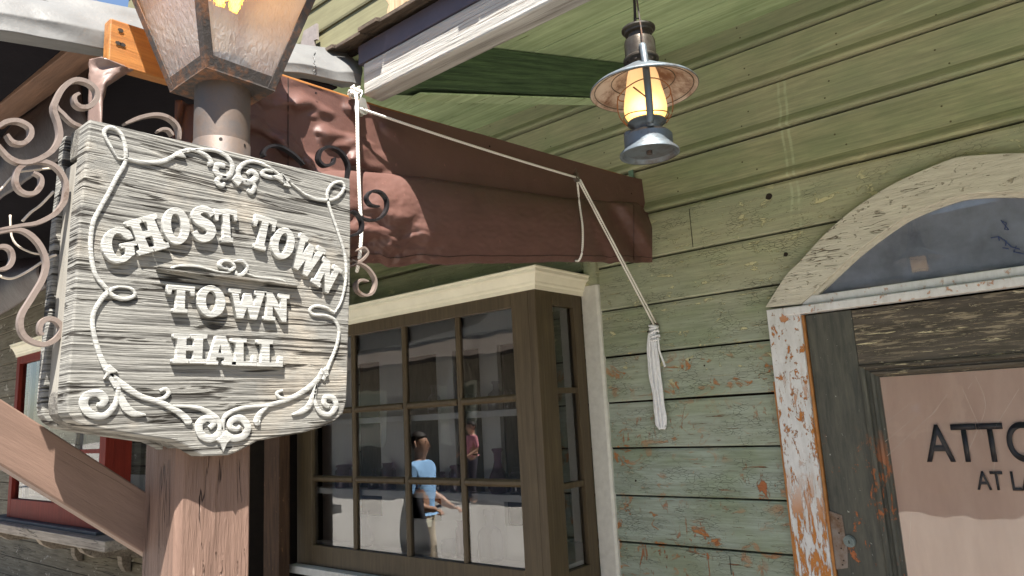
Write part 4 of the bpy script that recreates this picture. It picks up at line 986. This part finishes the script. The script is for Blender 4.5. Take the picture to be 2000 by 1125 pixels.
for pts in ([(-5,538),(22,544),(54,530),(94,504),(110,498)], [(44,432),(60,415),(80,400),(105,374)], [(0,372),(30,340),(60,333),(118,327)], [(20,420),(26,470),(60,493),(95,497)]):
    wires.tube(smooth([at(a, b, 0, XS-.11) for a, b in pts], 5), .003 if pts[0][1] > 430 else .0022, 6)
obj('tendril_wires', wires, plain('pale_dry_tendril', (.55,.48,.40), .8), S, shade=True)
iron([(677,350),(679,324),(666,299),(644,288),(626,294),(621,312),(632,324),(648,320),(652,309)], 10, True)
iron([(592,322),(572,302),(544,286),(522,288),(513,300),(517,306)], 9, True)
iron([(739,404),(722,400),(715,386),(726,374),(744,377),(755,394),(751,416),(733,430),(708,427),(690,414)], 9, True)
iron([(680,462),(702,454),(706,437),(698,420),(686,412)], 10, True)
iron([(684,508),(712,520),(728,538),(732,556),(725,573),(711,577),(697,568),(695,554),(705,547),(717,550)], 9)
iron([(686,519),(706,508),(716,494),(708,484),(697,490)], 8)
# ---- pipe and square lantern
RU1 = rust('rusty_pipe_metal', (.085,.077,.075), (.12,.088,.07), .53, .6, .35, 16, .0015)
RU2 = rust('rust_scaled_frame', (.06,.052,.048), (.20,.095,.05), .545, .8, .35, 60, .003)
cxp = XP-.075; 
pL, pR = at(375,250,0,cxp), at(489,250,0,cxp); cyp = (pL.y+pR.y)/2; z0 = at(403,131,0,cxp+.095).z
print('pipe', pL, pR, z0)
rp_ = .070
pipe = obj('pipe', MB().lathe((cxp,cyp,0), [(rp_,zpt-.1),(rp_,z0)], 48), RU1, LP, autos=40)
obj('pipe_collar', MB().lathe((cxp,cyp,0), [(rp_+.0015,zpt-.1),(rp_+.0015,at(435,263,0,cxp+.07).z),(rp_,at(435,263,0,cxp+.07).z+.002)], 48), RU1, pipe, autos=40)
bh = MB()
for pp in ((431,270),(478,284)):
    bh = MB()
    c = at(*pp, 0, cxp+rp_-.004); n_ = Vector((c.x-cxp, c.y-cyp, 0)).normalized(); c = Vector((cxp,cyp,c.z))+n_*(rp_+.002); s_ = n_.cross(Vector((0,0,1)))
    bh.add([c+s_*(.0045*math.cos(a*.785))+Vector((0,0,.0045*math.sin(a*.785))) for a in range(8)], [tuple(range(8))])
    obj('bolt_hole', bh, BLK, pipe)
hb0 = .097; kf = .285; 
def cn(a, b, z, extra=0): w_ = hb0+kf*(z-z0)+extra; return Vector((cxp+a*w_, cyp+b*w_, z))
LT = obj('lantern_frame', MB().box((cxp-hb0,cyp-hb0,z0-.002),(cxp+hb0,cyp+hb0,z0+.004)), RU2, LP)
zt2 = z0+.42; fr = MB()
for a, b in ((1,-1),(1,1),(-1,-1),(-1,1)):
    p, q = cn(a, b, z0), cn(a, b, zt2); s1 = Vector((-a*.024, 0, 0)); s2_ = Vector((0, -b*.024, 0)); i1 = Vector((-a*.004, -b*.004, 0))
    fr.prism([p, p+s1, p+s1+Vector((0,-b*.004,0)), p+i1, p+s2_+Vector((-a*.004,0,0)), p+s2_], q-p)
for z, hh_ in ((z0, .033), (zt2-.02, .025)):
    for a, b, c, d in ((1,-1,1,1),(1,1,-1,1),(-1,1,-1,-1),(-1,-1,1,-1)):
        p, q = cn(a,b,z,-.0006), cn(c,d,z,-.0006); p2, q2 = cn(a,b,z+hh_,-.0006), cn(c,d,z+hh_,-.0006); m_ = Vector((cxp,cyp,0))
        def inn(v): return v+Vector(((m_.x-v.x)*.05, (m_.y-v.y)*.05, 0))
        fr.add([p,q,q2,p2,inn(p),inn(q),inn(q2),inn(p2)], [(0,1,2,3),(7,6,5,4),(0,4,5,1),(1,5,6,2),(2,6,7,3),(3,7,4,0)])
obj('glazing_bars', fr, RU2, LT, bevel=.0015)
wb = MB()
for p in ((375,168),(470,170),(410,160),(350,176)):
    pass
rfm = MB(); a0_ = [cn(a,b,zt2,.02) for a,b in ((1,-1),(1,1),(-1,1),(-1,-1))]; a1_ = [Vector((cxp+a*.07,cyp+b*.07,zt2+.13)) for a,b in ((1,-1),(1,1),(-1,1),(-1,-1))]
rfm.add(a0_+a1_, [(0,1,5,4),(1,2,6,5),(2,3,7,6),(3,0,4,7),(3,2,1,0),(4,5,6,7)])
rfm.lathe((cxp,cyp,zt2+.13), [(.05,0),(.055,.05),(.03,.07),(.012,.09),(.018,.11),(0.001,.13)], 20)
obj('lantern_roof', rfm, RU2, LT, bevel=.002)
def lglass():
    n = NM('rippled_milky_glass'); b = n.noise(n.co((1,1,.45)), 90, 3, .5, .6); c = n.noise(n.co(), 9, 5, .6)
    col = n.mix(n.mr(c, .4, .65), (.60,.64,.69), (.44,.47,.51))
    z = n.axis(2)
    p = n.N('ShaderNodeBsdfPrincipled'); n.L(col, p.inputs['Base Color']); p.inputs['Roughness'].default_value = .18
    nb = n.bump(b, .0035); n.L(nb, p.inputs['Normal'])
    tl = n.N('ShaderNodeBsdfTranslucent'); tl.inputs[0].default_value = (.62,.63,.64,1)
    tr = n.N('ShaderNodeBsdfRefraction'); tr.inputs['IOR'].default_value = 1.12; tr.inputs['Roughness'].default_value = .12; tr.inputs[0].default_value = (.95,.95,.92,1); n.L(nb, tr.inputs['Normal'])
    m1_ = n.N('ShaderNodeMixShader'); m1_.inputs[0].default_value = .5; n.L(p.outputs[0], m1_.inputs[1]); n.L(tl.outputs[0], m1_.inputs[2])
    m2_ = n.N('ShaderNodeMixShader'); m2_.inputs[0].default_value = .38; n.L(m1_.outputs[0], m2_.inputs[1]); n.L(tr.outputs[0], m2_.inputs[2])
    n.L(m2_.outputs[0], n.o.inputs[0]); return n.m
LG = lglass()
for a, b, c, d in ((1,-1,1,1),(1,1,-1,1),(-1,1,-1,-1),(-1,-1,1,-1)):
    e = -.007; obj('glass_pane', MB().add([cn(a,b,z0+.01,e), cn(c,d,z0+.01,e), cn(c,d,zt2,e), cn(a,b,zt2,e)], [(0,1,2,3)]), LG, LT)
gear = [(.072*(1+.06*(k%2))*math.cos(2*math.pi*k/56), .072*(1+.06*(k%2))*math.sin(2*math.pi*k/56)) for k in range(56)]
obj('toothed_ring', MB().prism([(cxp+x, cyp+y, z0+.03) for x, y in gear], (0,0,.045)), plain('green_grey_metal', (.08,.10,.10), .5, .3), LT)
def emis(name, col, st, mixf=None):
    n = NM(name); e = n.N('ShaderNodeEmission'); e.inputs[0].default_value = (*col, 1); e.inputs[1].default_value = st; n.L(e.outputs[0], n.o.inputs[0]); return n.m
fz = at(475,5,0,cxp).z
bulb = MB()
bc_ = at(474,-12,0,cxp+.0); bc_ = Vector((cxp+.02, cyp+.012, bc_.z-.034))
bp2 = MB()
for dy in (-.022, .020):
    bp2.lathe(bc_+Vector((0,dy,0)), [(.002,-.035),(.009,-.03),(.014,-.016),(.015,.005),(.012,.03),(.006,.06),(.002,.09)], 14)
obj('glowing_bulb', bp2, emis('amber_lamp_glow', (1,.36,.02), 12), LT, shade=True)
# ================================================================== hanging hurricane lantern
HZ = 1.95
d_ = ray(1253,128); hc = CAMPOS+d_*HZ
BLU = rust('blue_grey_galvanised', (.12,.145,.165), (.08,.07,.065), .57, .5, .5, 26, .0012)
DRK = rust('dark_brown_tin', (.085,.08,.065), (.05,.04,.03), .5, .4, .6, 30, .0012)
H = thing('hurricane_lantern', 'old blue grey hurricane lantern with wide shade and glowing yellow globe', 'lantern', hc)
mpp = HZ/FPX*1.0
def zz_(py): return (128-py)*mpp*1.04
h0_ = hc
cap = MB().lathe(h0_, [(.0,zz_(66)),(.02,zz_(62)),(.040,zz_(60)),(.046,zz_(57)),(.046,zz_(54)),(.040,zz_(53)),(.038,zz_(64)),(.030,zz_(66)),(.030,zz_(74)),(.040,zz_(78)),(.042,zz_(83)),(.042,zz_(112)),(.048,zz_(116)),(.048,zz_(119)),(.043,zz_(121)),(.042,zz_(128)),(.038,zz_(132)),(.034,zz_(140))], 36)
obj('chimney_cap', cap, DRK, H, autos=40)
hol = MB()
for k in range(18):
    a = 2*math.pi*k/18; c = h0_+Vector((.0432*math.cos(a), .0432*math.sin(a), zz_(124.5))); s_ = Vector((-math.sin(a), math.cos(a), 0))
    hol.add([c+s_*(.0036*math.cos(t*.785))+Vector((.0006*math.cos(a),.0006*math.sin(a),.0036*math.sin(t*.785))) for t in range(8)], [tuple(range(8))])
ho = obj('vent_holes', hol, BLK, H)
shd = [(.034,zz_(128)),(.045,zz_(133)),(.075,zz_(146)),(.11,zz_(160)),(.137,zz_(171)),(.1445,zz_(176)),(.1455,zz_(178)),(.1440,zz_(179.3))]
shi = [(.137,zz_(173)),(.11,zz_(162)),(.075,zz_(148)),(.045,zz_(135)),(.034,zz_(130))]
obj('shade', MB().lathe(h0_, shd, 56), BLU, H, autos=60)
obj('shade_lining', MB().lathe(h0_, [(.1435,zz_(178.8))]+shi, 56), rust('stained_white_enamel', (.42,.37,.33), (.16,.09,.06), .53, .6, .0, 22, .001), H, autos=60)
rr_ = MB()
for r in (.132, .085): rr_.tube([h0_+Vector((r*math.cos(a), r*math.sin(a), zz_(178.8)+(.1435-r)*.0+((.1435-r)/.1*.048*1.0)-.0015)) for a in [2*math.pi*k/48 for k in range(49)]], .0012, 5)
obj('rolled_rings', rr_, DRK, H)
def globe_mat():
    n = NM('frosted_yellow_globe'); z = n.axis(2); t = n.mr(z, h0_.z+zz_(240), h0_.z+zz_(140))
    e = n.N('ShaderNodeEmission'); c = n.mix(t, (1,.52,.10), (.90,.50,.22)); n.L(c, e.inputs[0])
    vd_ = n.N('ShaderNodeVectorMath', operation='DISTANCE'); n.L(n.tc.outputs['Object'], vd_.inputs[0]); f_ = h0_+(CAMPOS-h0_).normalized()*.045; vd_.inputs[1].default_value = (f_.x, f_.y, h0_.z+zz_(228))
    s_ = n.mul(n.mr(t, 0, .8, .50, .22), n.mr(vd_.outputs['Value'], .0, .05, 1.6, 0), 'ADD'); n.L(s_, e.inputs[1])
    p = n.N('ShaderNodeBsdfPrincipled'); p.inputs['Base Color'].default_value = (.75,.62,.42,1); p.inputs['Roughness'].default_value = .25
    a = n.N('ShaderNodeAddShader'); n.L(e.outputs[0], a.inputs[0]); n.L(p.outputs[0], a.inputs[1]); n.L(a.outputs[0], n.o.inputs[0]); return n.m
gl_ = MB().lathe(h0_, [(.036,zz_(136)),(.042,zz_(150)),(.048,zz_(175)),(.055,zz_(198)),(.0575,zz_(212)),(.056,zz_(224)),(.047,zz_(236)),(.038,zz_(243))], 40)
obj('glass_globe', gl_, globe_mat(), H, shade=True)
bs = MB().lathe(h0_, [(.036,zz_(236)),(.050,zz_(240)),(.052,zz_(243)),(.040,zz_(246)),(.034,zz_(252)),(.034,zz_(260)),(.040,zz_(262)),(.056,zz_(264)),(.064,zz_(270)),(.064,zz_(288)),(.066,zz_(292)),(.078,zz_(300)),(.079,zz_(304)),(.072,zz_(304)),(.065,zz_(297)),(.0,zz_(297))], 44)
font = obj('oil_font', bs, BLU, H, autos=40)
obj('bottom_screw', MB().lathe(h0_, [(.008,zz_(297)),(.008,zz_(303)),(.0,zz_(303))], 12), RU2, font)
obj('filler_cap', MB().lathe(h0_+Vector((-.045,-.02,0)), [(.012,zz_(266)),(.014,zz_(262)),(.014,zz_(257)),(.010,zz_(254)),(0,zz_(254))], 14), BLU, font, autos=40)
vd = Vector((CAMPOS.x-h0_.x, CAMPOS.y-h0_.y, 0)).normalized(); sd = Vector((-vd.y, vd.x, 0))
vd = (vd+sd*.15).normalized()
for s in (1, -1):
    P_ = smooth([h0_+vd*s*r+Vector((0,0,zz_(y))) for r, y in ((.040,104),(.052,108),(.058,120),(.070,150),(.074,190),(.074,225),(.068,250),(.058,266))], 5)
    obj('side_tube', MB().tube(P_, .0095, 10), BLU, H, shade=True)
obj('bail_wire', MB().tube(smooth([h0_+vd*.055+Vector((0,0,zz_(107))), h0_+vd*.05+Vector((0,0,zz_(70))), h0_+vd*.03+Vector((0,0,zz_(20))), h0_+vd*.004+Vector((0,0,zz_(-35))), h0_-vd*.03+Vector((0,0,zz_(20))), h0_-vd*.05+Vector((0,0,zz_(70))), h0_-vd*.055+Vector((0,0,zz_(107)))], 6), .0022, 6), RU2, H, shade=True)
obj('top_ring', MB().tube([h0_+sd*(.014*math.cos(a))+Vector((0,0,zz_(52)+.030*max(-.4,math.sin(a)))) for a in [math.pi*k/10 for k in range(-2,13)]], .002, 6), RU2, H, shade=True)
gw = MB()
gw.tube([h0_+Vector((.070*math.cos(a), .070*math.sin(a), zz_(183+6*math.sin(2*a)))) for a in [2*math.pi*k/40 for k in range(41)]], .0016, 5)
gw.tube([h0_+Vector((.060*math.cos(a), .060*math.sin(a), zz_(233-3*math.sin(2*a)))) for a in [2*math.pi*k/40 for k in range(41)]], .0016, 5)
for a in (.6, 2.2, 3.7, 5.3): gw.tube(smooth([h0_+Vector((r*math.cos(a), r*math.sin(a), zz_(y))) for r, y in ((.070,184),(.074,205),(.070,225),(.058,240),(.05,246))], 3), .0016, 5)
gw.tube([h0_+vd*.068-sd*.036+Vector((0,0,zz_(190))), h0_+vd*.074-sd*.004+Vector((0,0,zz_(216)))], .0022, 5)
obj('guard_wires', gw, rust('rusty_wire', (.28,.13,.06), (.16,.07,.03), .5), H, shade=True)
ctop = Vector((h0_.x, h0_.y, cz(h0_.y)))
obj('hanging_cord', MB().tube(smooth([h0_+Vector((-.012,0,zz_(53))), h0_+Vector((-.004,0,zz_(0))), ctop], 5), .004, 6), BLK, H, shade=True)
# ================================================================== bottles in the bay
def bglass(name, tint, den):
    n = NM(name); fr_ = n.N('ShaderNodeLayerWeight'); fr_.inputs[0].default_value = .35
    tr = n.N('ShaderNodeBsdfTransparent'); tr.inputs[0].default_value = (*tint, 1)
    gl = n.N('ShaderNodeBsdfGlossy'); gl.inputs['Roughness'].default_value = .08; gl.inputs[0].default_value = (.75,.7,.8,1)
    mx = n.N('ShaderNodeMixShader'); n.L(n.mr(fr_.outputs['Facing'], .2, 1.0, .06, .65), mx.inputs[0]); n.L(tr.outputs[0], mx.inputs[1]); n.L(gl.outputs[0], mx.inputs[2]); n.L(mx.outputs[0], n.o.inputs[0]); return n.m
CLG = bglass('clear_old_glass', (.86,.86,.90), .3); PUG = bglass('amethyst_glass', (.50,.34,.48), .5)
SHAPES = {
 'flask': [(.0,.002),(.9,.0),(1,.03),(1,.45),(.85,.58),(.4,.68),(.32,.72),(.32,.90),(.45,.92),(.45,1.0),(.3,1.0)],
 'jar':   [(.0,.002),(.95,.0),(1,.04),(1,.72),(.8,.82),(.78,.88),(.92,.89),(.92,.97),(.8,1.0),(.7,1)],
 'carafe':[(.0,.002),(.7,.0),(1,.12),(.95,.30),(.5,.55),(.34,.70),(.36,.9),(.55,.97),(.5,1)],
 'tall':  [(.0,.002),(.95,.0),(1,.03),(.98,.7),(.8,.8),(.6,.84),(.62,.97),(.75,1.0),(.6,1.0)],
}
z1s = rowz[1]-.057; z2s = rowz[2]-.067; z3s = rowz[3]
YS = YB+.115
def bottle(px, kind, h, r, shelf, lab, mat, y=YS):
    x = at(px, 900, 1, y).x
    t = tag(obj('bottle', MB().lathe((x,y,shelf+.001), [(a*r, b*h) for a, b in SHAPES[kind]], 20), mat, None, shade=True), lab, 'bottle', 'antique bottles in the bay window')
    return t
for a in ((852,'flask',.17,.042,z1s,'clear round-shouldered bottle on the upper shelf behind the second pane from the right',CLG),
          (975,'flask',.16,.05,z1s,'faint clear flask on the upper shelf behind the right pane',CLG),
          (1000,'tall',.11,.035,z1s,'short clear bottle beside the corner post on the upper shelf',CLG),
          (925,'jar',.10,.04,z1s,'small clear jar on the upper shelf left of the right pane',CLG),
          (672,'jar',.15,.06,z2s,'purple glass jar on the middle shelf behind the leftmost panes',PUG),
          (757,'tall',.16,.05,z2s,'purple bottle on the middle shelf left of the reflected man',PUG),
          (730,'flask',.13,.04,z2s,'small violet flask at the left of the middle shelf',PUG),
          (858,'jar',.11,.035,z2s,'little purple jar on the middle shelf right of the reflected man',PUG),
          (893,'jar',.15,.05,z2s,'dark squat jar on the middle shelf by the muntin',PUG),
          (972,'carafe',.24,.06,z2s,'ribbed dark carafe on the middle shelf behind the right pane',PUG),
          (1010,'tall',.14,.045,z2s,'clear bottle at the far right of the middle shelf',CLG),
          (950,'flask',.27,.07,z3s,'big pale flask on the bottom shelf behind the right pane',CLG),
          (872,'jar',.09,.05,z3s,'low open jar on the bottom shelf right of the reflected man',CLG),
          (894,'tall',.20,.03,z3s,'slim upright vase on the bottom shelf by the muntin',PUG),
          (710,'carafe',.22,.06,z3s,'pale narrow-necked bottle on the bottom shelf at left',CLG)):
    bottle(*a)
# ================================================================== across the street (seen mirrored in the glass)
OB = thing('opposite_building', 'brown boarded saloon across the street with shingled porch roof', 'building', (-9, -13, -.15))
BW = wood('opposite_brown_boards', (.50,.44,.35), (.26,.22,.17), 2, 1.5, 9, .01)
OY = -13
obj('facade', MB().box((-34,OY-4,-.15),(12,OY,5.2)), BW, OB)
obj('porch_roof', MB().prism([(-34,OY+.0,3.9),(-34,OY+2.6,3.1),(-34,OY+2.6,3.2),(-34,OY,4.05)], (46,0,0)), SHIN, OB)
for k in range(12):
    x = -33+k*4; obj('porch_post', MB().box((x,OY+2.3,-.15),(x+.18,OY+2.48,3.15)), GWD, OB)
    obj('window', MB().box((x+1.2,OY,1.0),(x+2.5,OY+.05,2.6)), GLS, OB)
    obj('window_trim', MB().box((x+1.1,OY,.9),(x+2.6,OY+.03,2.7)), CREAM, OB)
SB = thing('sky_blocker_building', 'unseen brown boarded building added at the street end to block sky light', 'building', (15, -6, -.15))  # out of view, added to cut the sky light reaching the curtain
obj('facade', MB().box((15,-12.4,-.15),(15.3,-3.2,4.0)), BW, SB)  # wall of the added, unseen sky blocker
obj('blocker_gable_roof', MB().prism([(14.7,-12.5,3.9),(14.7,-3.0,3.9),(14.7,-7.7,6.4)], (5,0,0)), SHIN, SB)
for k in range(3):
    y = -8.6+k*1.9; obj('window', MB().box((14.96,y,1.0),(15,y+.9,2.5)), GLS, SB)
# ================================================================== people
def skin_obj(name, verts, edges, radii, mat, parent, root=0, sub=2):
    me = bpy.data.meshes.new(name); me.from_pydata([tuple(v) for v in verts], edges, []); o = link(name, me, mat, parent)
    o.modifiers.new('skin', 'SKIN'); sv = me.skin_vertices[0].data
    for i, r in enumerate(radii):
        sv[i].radius = (r, r) if not isinstance(r, tuple) else r
        sv[i].use_root = (i == root)
    s = o.modifiers.new('sub', 'SUBSURF'); s.levels = sub; s.render_levels = sub
    bpy.context.view_layer.update()
    m2 = bpy.data.meshes.new_from_object(o.evaluated_get(bpy.context.evaluated_depsgraph_get())); o.modifiers.clear(); o.data = m2
    for p in m2.polygons: p.use_smooth = True
    return o
def person(pos, face, label, shirtc, trouc, jacket=False, hs=1.0):
    """pos = feet, face = heading (radians, 0 = +y)"""
    M_ = Matrix.Translation(pos) @ Matrix.Rotation(face, 4, 'Z') @ Matrix.Scale(hs, 4)
    g = lambda x, y, z: M_ @ Vector((x, y, z))
    t = thing('person', label, 'person', pos)
    SKN = plain('skin', (.50,.29,.20), .5, 0, .08, 30)
    V = [g(0,0,.95), g(0,0,1.12), g(0,.0,1.36), g(0,-.01,1.47), g(0,.01,1.56), g(0,.015,1.64), g(0,0,1.72),
         g(.19,0,1.40), g(.25,-.02,1.14), g(.24,.16,1.00), g(.22,.24,.98), g(-.19,0,1.40), g(-.26,-.02,1.14), g(-.24,.18,1.04), g(-.21,.26,1.03),
         g(.10,0,.90), g(.12,.04,.50), g(.12,-.02,.10), g(.13,.12,.04), g(-.10,0,.90), g(-.12,.0,.50), g(-.13,-.08,.10), g(-.14,.06,.04)]
    E_ = [(0,1),(1,2),(2,3),(3,4),(4,5),(5,6),(2,7),(7,8),(8,9),(9,10),(2,11),(11,12),(12,13),(13,14),(0,15),(15,16),(16,17),(17,18),(0,19),(19,20),(20,21),(21,22)]
    Rr = [(.15,.11),(.15,.11),(.17,.11),.052,.075,.088,.066,.058,.042,.034,.03,.058,.042,.034,.03,.085,.06,.042,.035,.085,.06,.042,.035]
    Rr = [tuple(q*hs for q in r) if isinstance(r, tuple) else r*hs for r in Rr]
    body = skin_obj('body', V, E_, Rr, SKN, t)
    shc = plain('shirt_cloth', shirtc, .8, 0, .12, 12, .004); trc = plain('trouser_cloth', trouc, .85, 0, .12, 12, .004)
    skin_obj('shirt', V[:4]+[V[7], V[8], V[7].lerp(V[8], .5), V[11], V[12]]+[g(0,0,.96)], [(9,0),(0,1),(1,2),(2,3),(2,4),(4,6),(6,5),(2,7),(7,8)], [(.145*hs,.12*hs),(.150*hs,.12*hs),(.175*hs,.12*hs),.062*hs,.075*hs,.056*hs,.066*hs,.075*hs,.056*hs,(.148*hs,.118*hs)], shc, t)
    skin_obj('trousers', [g(0,0,1.0), V[0], V[15], V[16], V[17], V[19], V[20], V[21]], [(0,1),(1,2),(2,3),(3,4),(1,5),(5,6),(6,7)], [(.14*hs,.11*hs),(.15*hs,.12*hs),.10*hs,.078*hs,.062*hs,.10*hs,.078*hs,.062*hs], trc, t)
    obj('belt', MB().lathe((0,0,0), [(.165,.985),(.172,.99),(.172,1.015),(.165,1.02)], 24), BLK, None)
    b_ = bpy.data.objects[-1] if False else [o for o in bpy.data.objects if o.name.startswith('belt') and o.parent is None][-1]
    for v in b_.data.vertices: v.co = M_ @ Vector((v.co.x, v.co.y*.78, v.co.z))
    b_.parent = t; b_.location = -t.location
    HR = plain('dark_hair', (.02,.014,.01), .6, 0, .4, 90, .003)
    hr = bpy.data.meshes.new('hair'); bm = bmesh.new(); bmesh.ops.create_icosphere(bm, subdivisions=4, radius=1)
    for v in bm.verts:
        q = v.co.copy(); v.co = Vector((q.x*.086, q.y*.100-.012, q.z*.100+1.662))*1.0
        if q.y > .35 and q.z < .35: v.co = v.co.lerp(Vector((0,0,1.66)), .35)
        v.co += q*.006*noise.noise(q*9)
    bmesh.ops.delete(bm, geom=[f for f in bm.faces if f.calc_center_median().z < (1.635 if f.calc_center_median().y > .02 else 1.57)], context='FACES')
    for v in bm.verts: v.co = M_ @ v.co
    bm.to_mesh(hr); bm.free(); link('hair', hr, HR, t, True)
    # nose, eyes, brows, mouth, ears
    fx = MB()
    fx.add([g(-.012,.095,1.63), g(.012,.095,1.63), g(0,.122,1.600), g(0,.090,1.665), g(0,.092,1.590)], [(0,2,3),(2,1,3),(0,4,2),(4,1,2)])
    obj('nose', fx, SKN, t, True)
    for s in (-1, 1):
        e = MB(); c = g(s*.032, .084, 1.648); e.add([c+Vector((.010*math.cos(a), .010*math.sin(a), 0))*.8+Vector((0,0,.006*math.sin(a*2))) for a in [k*.785 for k in range(8)]], [tuple(range(8))]); obj('eye', e, BLK, t)
        e = MB().tube([g(s*.090,.01,1.60), g(s*.098,.0,1.63), g(s*.094,-.01,1.66)], .012*hs, 7); obj('ear', e, SKN, t, True)
    obj('mouth', MB().tube([g(-.024,.090,1.572), g(0,.097,1.570), g(.024,.090,1.572)], .004*hs, 6), plain('lip', (.30,.12,.10), .5), t, True)
    for s in (-1, 1):
        hnd = MB(); w0 = g(s*.22, .25, 1.0) 
        for k in range(4):
            b0_ = g(s*.22+(-.026+.017*k), .27, .985+.02*(s<0)*2); hnd.tube(smooth([b0_, b0_+(g(0,.03,-.02)-g(0,0,0)), b0_+(g(0,.045,-.05)-g(0,0,0))], 3), (lambda i, n: .009*hs*(1-.3*i/n)), 6)
        b0_ = g(s*.22-s*.03, .25, .985); hnd.tube([b0_, b0_+(g(-s*.02,.03,-.01)-g(0,0,0))], .009*hs, 6)
        obj('fingers', hnd, SKN, body, True)
    if jacket:
        def jk(u, v):
            a = u*2*math.pi; r_ = (.10+.05*math.sin(v*2.6))*(1+.2*math.sin(3*a+v*4)); return g(-.31+r_*.6*math.cos(a)-.03*v, .08+r_*.9*math.sin(a), 1.18-.62*v)
        obj('jacket', MB().grid(jk, 30, 24), plain('navy_jacket', (.03,.03,.04), .8, 0, .3, 14), t, True)
        obj('name_badge', MB().box(g(-.13,.12,.86), g(-.07,.135,.94)), CREAM, t)
    return t
def mirrored(px, py, zt):
    d = ray(px, py); t = (zt-CAMPOS.z)/d.z; p = CAMPOS+d*t; YG = YB+.026
    return Vector((p.x, 2*YG-p.y, zt)), p
# the man's belt (px 830,985) is 1.0 m above the street
m_, v_ = mirrored(824, 985, .87)
m_.z = -.15
face = math.atan2(-(v_.x-0), 0) 
# looks along the street, toward +x, a little to the wall
person(m_, R(-112), 'dark-haired man in light blue shirt and khaki trousers carrying a jacket, mirrored in the window', (.28,.50,.80), (.55,.46,.33), jacket=True, hs=.97)
m2_, v2_ = mirrored(922, 888, .87); m2_.z = -.15
person(m2_, R(20), 'distant person in a pink shirt and dark trousers, mirrored in the right window pane', (.62,.24,.28), (.05,.045,.06), hs=1.0)
print('men', m_, m2_)
print('objects', len(bpy.data.objects))
